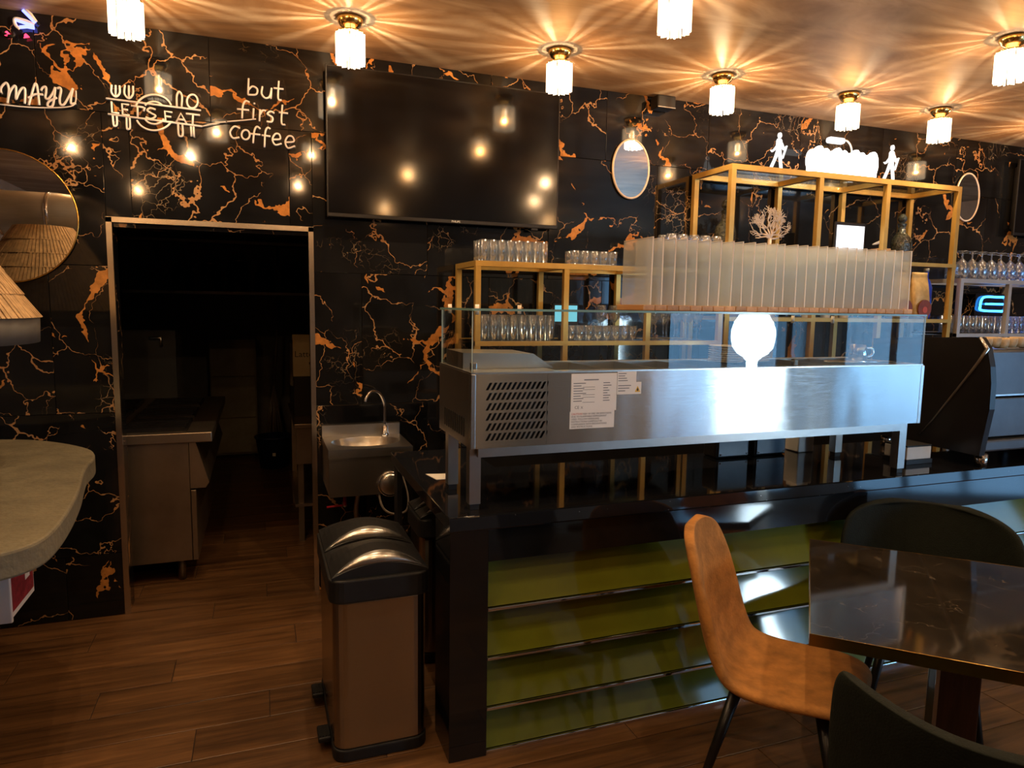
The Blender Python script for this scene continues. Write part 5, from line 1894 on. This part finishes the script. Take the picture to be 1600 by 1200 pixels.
for k, (xa, xb, mat_, lab) in enumerate(((2.10, 2.30, 'machine_grey', 'left dark grey terminal on the bar under the case'), (2.33, 2.53, 'machine_grey', 'right dark grey terminal on the bar under the case'))):
    t = thing('terminal', lab, 'terminal', ((xa + xb) / 2, -1.13, T + 0.001))
    B('shell', 'black_plastic', xa, xb, -1.17, -1.06, T + 0.001, T + 0.17, t, 0.012)
    B('face_plate', mat_, xa + 0.012, xb - 0.012, -1.175, -1.1705, T + 0.012, T + 0.158, t, 0.002)
    mb = MB()
    for (sx, sz) in ((xa + 0.022, T + 0.022), (xb - 0.022, T + 0.022)):
        mb.tube([(sx, -1.1755, sz), (sx, -1.178, sz)], 0.004, 8)
    mb.build('screw', 'chrome', t, origin=(xa, -1.176, T))
t = thing('napkin_box', 'pale napkin box standing under the case', 'box', (2.66, -1.12, T + 0.001))
B('holder', 'white_card', 2.62, 2.72, -1.16, -1.06, T + 0.001, T + 0.17, t, 0.006)
B('napkins', 'plate_white', 2.635, 2.705, -1.15, -1.07, T + 0.1705, T + 0.19, t)
t = thing('white_tray', 'white tray with a black base between the case leg and the coffee machine', 'tray', (3.0, -1.5, T + 0.001))
B('tray_base', 'black_plastic', 2.93, 3.10, -1.54, -1.40, T + 0.001, T + 0.022, t)
B('tray_body', 'white_card', 2.935, 3.095, -1.535, -1.405, T + 0.0225, T + 0.085, t, 0.004)
B('tray_lid', 'black_plastic', 2.935, 3.095, -1.535, -1.405, T + 0.0855, T + 0.092, t)
t = thing('paper_slip', 'small cream paper slip lying on the bar end', 'paper', (0.70, -1.13, T))
mb = MB()
mb.prism([(0.665, -1.06), (0.76, -1.08), (0.745, -1.17), (0.688, -1.17)], 2, T + 0.0005, T + 0.0015)
mb.build('sheet', 'plate_white', t, origin=(0.7, -1.1, T))
t = thing('payment_screen', 'small cyan lit screen standing behind the short tumblers of the lower gold rack', 'screen', (1.70, -0.2, 1.4555))
B('case', 'black_plastic', 1.630, 1.795, -0.198, -0.188, 1.535, 1.665, t, 0.003)
B('screen', 'screen_cyan', 1.640, 1.785, -0.2005, -0.199, 1.56, 1.655, t)
B('stand', 'black_plastic', 1.69, 1.73, -0.21, -0.14, 1.4556, 1.534, t)

# ================================================================== COFFEE MACHINE
t = thing('coffee_machine', 'large black espresso machine at the right end of the bar', 'coffee machine', (3.8, -1.4, T))
prof = [(-1.05, 1.50), (-1.20, 1.512), (-1.381, 1.522), (-1.657, 1.535), (-1.693, 1.483), (-1.715, 1.40), (-1.726, 1.321), (-1.729, 1.20), (-1.712, 1.075), (-1.700, 0.972), (-1.05, 0.972)]
mb = MB()
mb.prism(prof, 0, 3.20, 3.235)
mb.build('side_panel', 'machine_black', t, origin=(3.2, -1.4, 0.97))
mb = MB()
mb.prism([(y_, z_) for y_, z_ in prof], 0, 4.265, 4.30)
mb.build('side_panel', 'machine_black', t, origin=(4.3, -1.4, 0.97))
st = [(3.197, -1.657, 1.533), (3.197, -1.695, 1.483), (3.197, -1.66, 1.42), (3.197, -1.60, 1.33), (3.197, -1.45, 1.11), (3.197, -1.38, 1.02)]
mb = MB()
mb.tube(st, [0.008, 0.010, 0.008, 0.006, 0.004, 0.003], 8)
mb.build('trim_strip', 'satin_steel', t, origin=(3.2, -1.5, 1.2))
B('upper_body', 'machine_grey', 3.236, 4.264, -1.64, -1.06, 1.245, 1.47, t, 0.01)
B('back_splash', 'machine_grey', 3.236, 4.264, -1.45, -1.06, 0.99, 1.244, t)
B('front_line', 'satin_steel', 3.236, 4.264, -1.646, -1.6405, 1.248, 1.256, t)
B('drip_tray', 'machine_grey', 3.236, 4.264, -1.69, -1.451, 0.985, 1.04, t, 0.01)
B('front_screen', 'machine_grey', 3.30, 4.20, -1.662, -1.6465, 1.05, 1.24, t, 0.004)
for (x, y) in ((3.27, -1.663), (4.22, -1.663), (3.27, -1.12), (4.22, -1.12)):
    mb = MB()
    mb.lathe([(0, 0.001), (0.028, 0.001), (0.028, 0.062), (0, 0.062)], (x, y, T), 18)
    mb.build('foot', 'chrome', t, origin=(x, y, T))
# scalloped cup tray on top
mb = MB()
for k in range(16):
    x = 3.30 + k * 0.06
    mb.lathe([(0, 0), (0.026, 0.0), (0.034, 0.02), (0.036, 0.045), (0.033, 0.048), (0.030, 0.02), (0, 0.01)], (x, -1.56, 1.475 + 0.004 * (k % 3)), 12)
mb.build('cup_row', 'beige_rope', t, origin=(3.8, -1.56, 1.475))

# ================================================================== TABLE AND CHAIRS
TA, TB = Vector((2.025, -1.886)), Vector((1.425, -2.523))
ex = (TB - TA).normalized()
side = (TB - TA).length
ey = Vector((-ex.y, ex.x))
if ey.x < 0:
    ey = -ey
ctr = TA + ex * side / 2 + ey * side / 2
rz = math.atan2(ex.y, ex.x)
t = thing('bistro_table', 'square dark marble table with brass edge and wooden pedestal', 'table', (ctr.x, ctr.y, 0), rz)
hs = side / 2
mb = MB()
mb.box(-hs + 0.003, hs - 0.003, -hs + 0.003, hs - 0.003, 0.718, 0.75)
mb.build('marble_top', 'table_marble', t, local=True)
mb = MB()
mb.box(-hs, hs, -hs, -hs + 0.0028, 0.715, 0.7505)
mb.box(-hs, hs, hs - 0.0028, hs, 0.715, 0.7505)
mb.box(-hs, -hs + 0.0028, -hs + 0.003, hs - 0.003, 0.715, 0.7505)
mb.box(hs - 0.0028, hs, -hs + 0.003, hs - 0.003, 0.715, 0.7505)
mb.build('brass_edge', 'brass', t, local=True)
mb = MB()
mb.rbox(-0.06, 0.06, -0.06, 0.06, 0.03, 0.70, 0.004)
mb.build('pedestal', 'brown_wood', t, local=True)
mb = MB()
mb.box(-0.063, -0.0605, -0.061, -0.05, 0.03, 0.70)
mb.box(0.0605, 0.063, -0.061, -0.05, 0.03, 0.70)
mb.box(-0.061, -0.05, 0.0605, 0.063, 0.03, 0.70)
mb.build('pedestal_trim', 'satin_steel', t, local=True)
mb = MB()
mb.rbox(-0.24, 0.24, -0.24, 0.24, 0.001, 0.0295, 0.006)
mb.build('floor_plate', 'black_metal', t, local=True)
mb = MB()
mb.box(-0.2, 0.2, -0.03, 0.03, 0.701, 0.7145)
mb.box(-0.03, 0.03, -0.2, -0.031, 0.701, 0.7145)
mb.box(-0.03, 0.03, 0.031, 0.2, 0.701, 0.7145)
mb.build('support_cross', 'black_metal', t, local=True)


def shell_mesh(stations, nv=12, p=2.2):
    """stations: (s, z, half width, curl) from the seat front over the seat up the back; s points forward"""
    sm = smoothpath([(s_, z_, 0) for s_, z_, w_, c_ in stations], 3)
    wc = smoothpath([(w_, c_, 0) for s_, z_, w_, c_ in stations], 3)
    m = len(sm)
    vs, fs = [], []
    for i in range(m):
        a = sm[max(i - 1, 0)]
        c = sm[min(i + 1, m - 1)]
        d = (c - a)
        d.normalize()
        nrm = Vector((d.y, -d.x))
        for k in range(nv + 1):
            u = -1 + 2 * k / nv
            cu = wc[i].y * abs(u) ** p
            vs.append((sm[i].x + nrm.x * cu, u * wc[i].x, sm[i].y + nrm.y * cu))
    for i in range(m - 1):
        for k in range(nv):
            fs.append((i * (nv + 1) + k, i * (nv + 1) + k + 1, (i + 1) * (nv + 1) + k + 1, (i + 1) * (nv + 1) + k))
    mb = MB()
    mb.add(vs, fs, True)
    return mb


def chair(name, label, loc, rz_, stations, mat, thick, legs, legmat='black_metal', seam=False):
    t = thing(name, label, 'chair', loc, rz_)
    o = shell_mesh(stations).build('seat_shell', mat, t, local=True)
    so = o.modifiers.new('solid', 'SOLIDIFY')
    so.thickness = thick
    so.offset = 0
    sb = o.modifiers.new('sub', 'SUBSURF')
    sb.levels = 1
    sb.render_levels = 2
    for (a, b_) in legs:
        mb = MB()
        mb.tube([a, b_], [0.021, 0.012], 12)
        mb.build('leg', legmat, t, local=True)
    mb = MB()
    zt_ = legs[0][0][2] - 0.018
    mb.rbox(-0.10, 0.13, -0.10, 0.10, zt_ - 0.005, zt_ + 0.014, 0.005)
    mb.build('under_frame', legmat, t, local=True)
    return t


tan_st = [(0.245, 0.372, 0.18, 0.005), (0.235, 0.403, 0.205, 0.01), (0.15, 0.412, 0.225, 0.015), (0.0, 0.400, 0.232, 0.02), (-0.12, 0.402, 0.232, 0.03), (-0.19, 0.43, 0.230, 0.05), (-0.235, 0.50, 0.228, 0.06), (-0.265, 0.60, 0.226, 0.06), (-0.295, 0.73, 0.215, 0.05), (-0.318, 0.83, 0.185, 0.035), (-0.328, 0.875, 0.140, 0.02), (-0.333, 0.900, 0.07, 0.008)]
legs4 = [((0.13, 0.13, 0.385), (0.21, 0.20, 0.0)), ((0.13, -0.13, 0.385), (0.21, -0.20, 0.0)), ((-0.13, 0.13, 0.385), (-0.23, 0.20, 0.0)), ((-0.13, -0.13, 0.385), (-0.23, -0.20, 0.0))]
legs5 = [((a[0], a[1], 0.43), b_) for a, b_ in legs4]
TD = Vector((0.66, -0.75))
chair('shell_chair', 'tan suede shell chair seen in profile at the marble table', (1.655, -2.19, 0), math.atan2(TD.y, TD.x), tan_st, 'tan_suede', 0.035, legs4)
chair('shell_chair', 'tan suede shell chair at the right edge beyond the table', (2.60, -3.05, 0), math.radians(135), tan_st, 'tan_suede', 0.035, legs4)
green_st = [(0.25, 0.42, 0.23, 0.0), (0.24, 0.455, 0.25, 0.01), (0.15, 0.46, 0.265, 0.02), (0.0, 0.45, 0.275, 0.03), (-0.13, 0.45, 0.285, 0.05), (-0.20, 0.475, 0.295, 0.10), (-0.235, 0.54, 0.30, 0.16), (-0.255, 0.63, 0.305, 0.18), (-0.27, 0.72, 0.305, 0.18), (-0.28, 0.78, 0.302, 0.178), (-0.285, 0.815, 0.295, 0.172), (-0.287, 0.830, 0.285, 0.165)]
round_st = [(0.25, 0.42, 0.25, 0.0), (0.24, 0.455, 0.27, 0.01), (0.15, 0.46, 0.29, 0.02), (0.0, 0.45, 0.30, 0.03), (-0.13, 0.45, 0.31, 0.05), (-0.20, 0.475, 0.32, 0.10), (-0.235, 0.54, 0.325, 0.16), (-0.255, 0.63, 0.325, 0.18), (-0.272, 0.72, 0.315, 0.17), (-0.282, 0.775, 0.285, 0.14), (-0.288, 0.815, 0.225, 0.09), (-0.290, 0.838, 0.13, 0.04)]
chair('barrel_chair', 'dark green barrel chair on the far side of the marble table', (2.47, -2.06, 0), math.radians(222), round_st, 'green_fabric', 0.03, legs5)
chair('barrel_chair', 'dark green barrel chair in the foreground with its back to the camera', (1.50, -2.96, 0), math.radians(45), green_st, 'green_fabric', 0.03, legs5)

# ================================================================== GLOBE LAMP BEHIND THE CAMERA (seen in the glass, steel and louvres)
gx, gy = 5.44, -6.0
t = thing('globe_lamp', 'tall glowing white globe lamp mirrored in the case glass and louvres', 'lamp', (gx, gy, 0))
mb = MB()
mb.lathe([(0, 0), (0.22, 0), (0.22, 0.03), (0.06, 0.06), (0.05, 0.60), (0, 0.60)], (gx, gy, 0), 24)
mb.build('stand', 'white_print', t, origin=(gx, gy, 0))
mb = MB()
mb.lathe([(0, 0.601), (0.09, 0.601), (0.075, 0.80), (0.062, 0.96), (0.062, 1.04), (0.10, 1.085), (0.17, 1.13), (0.225, 1.20), (0.248, 1.30), (0.248, 1.40), (0.22, 1.50), (0.16, 1.59), (0, 1.64)], (gx, gy, 0), 32)
mb.build('shade', 'globe_glow', t, origin=(gx, gy, 0.6))
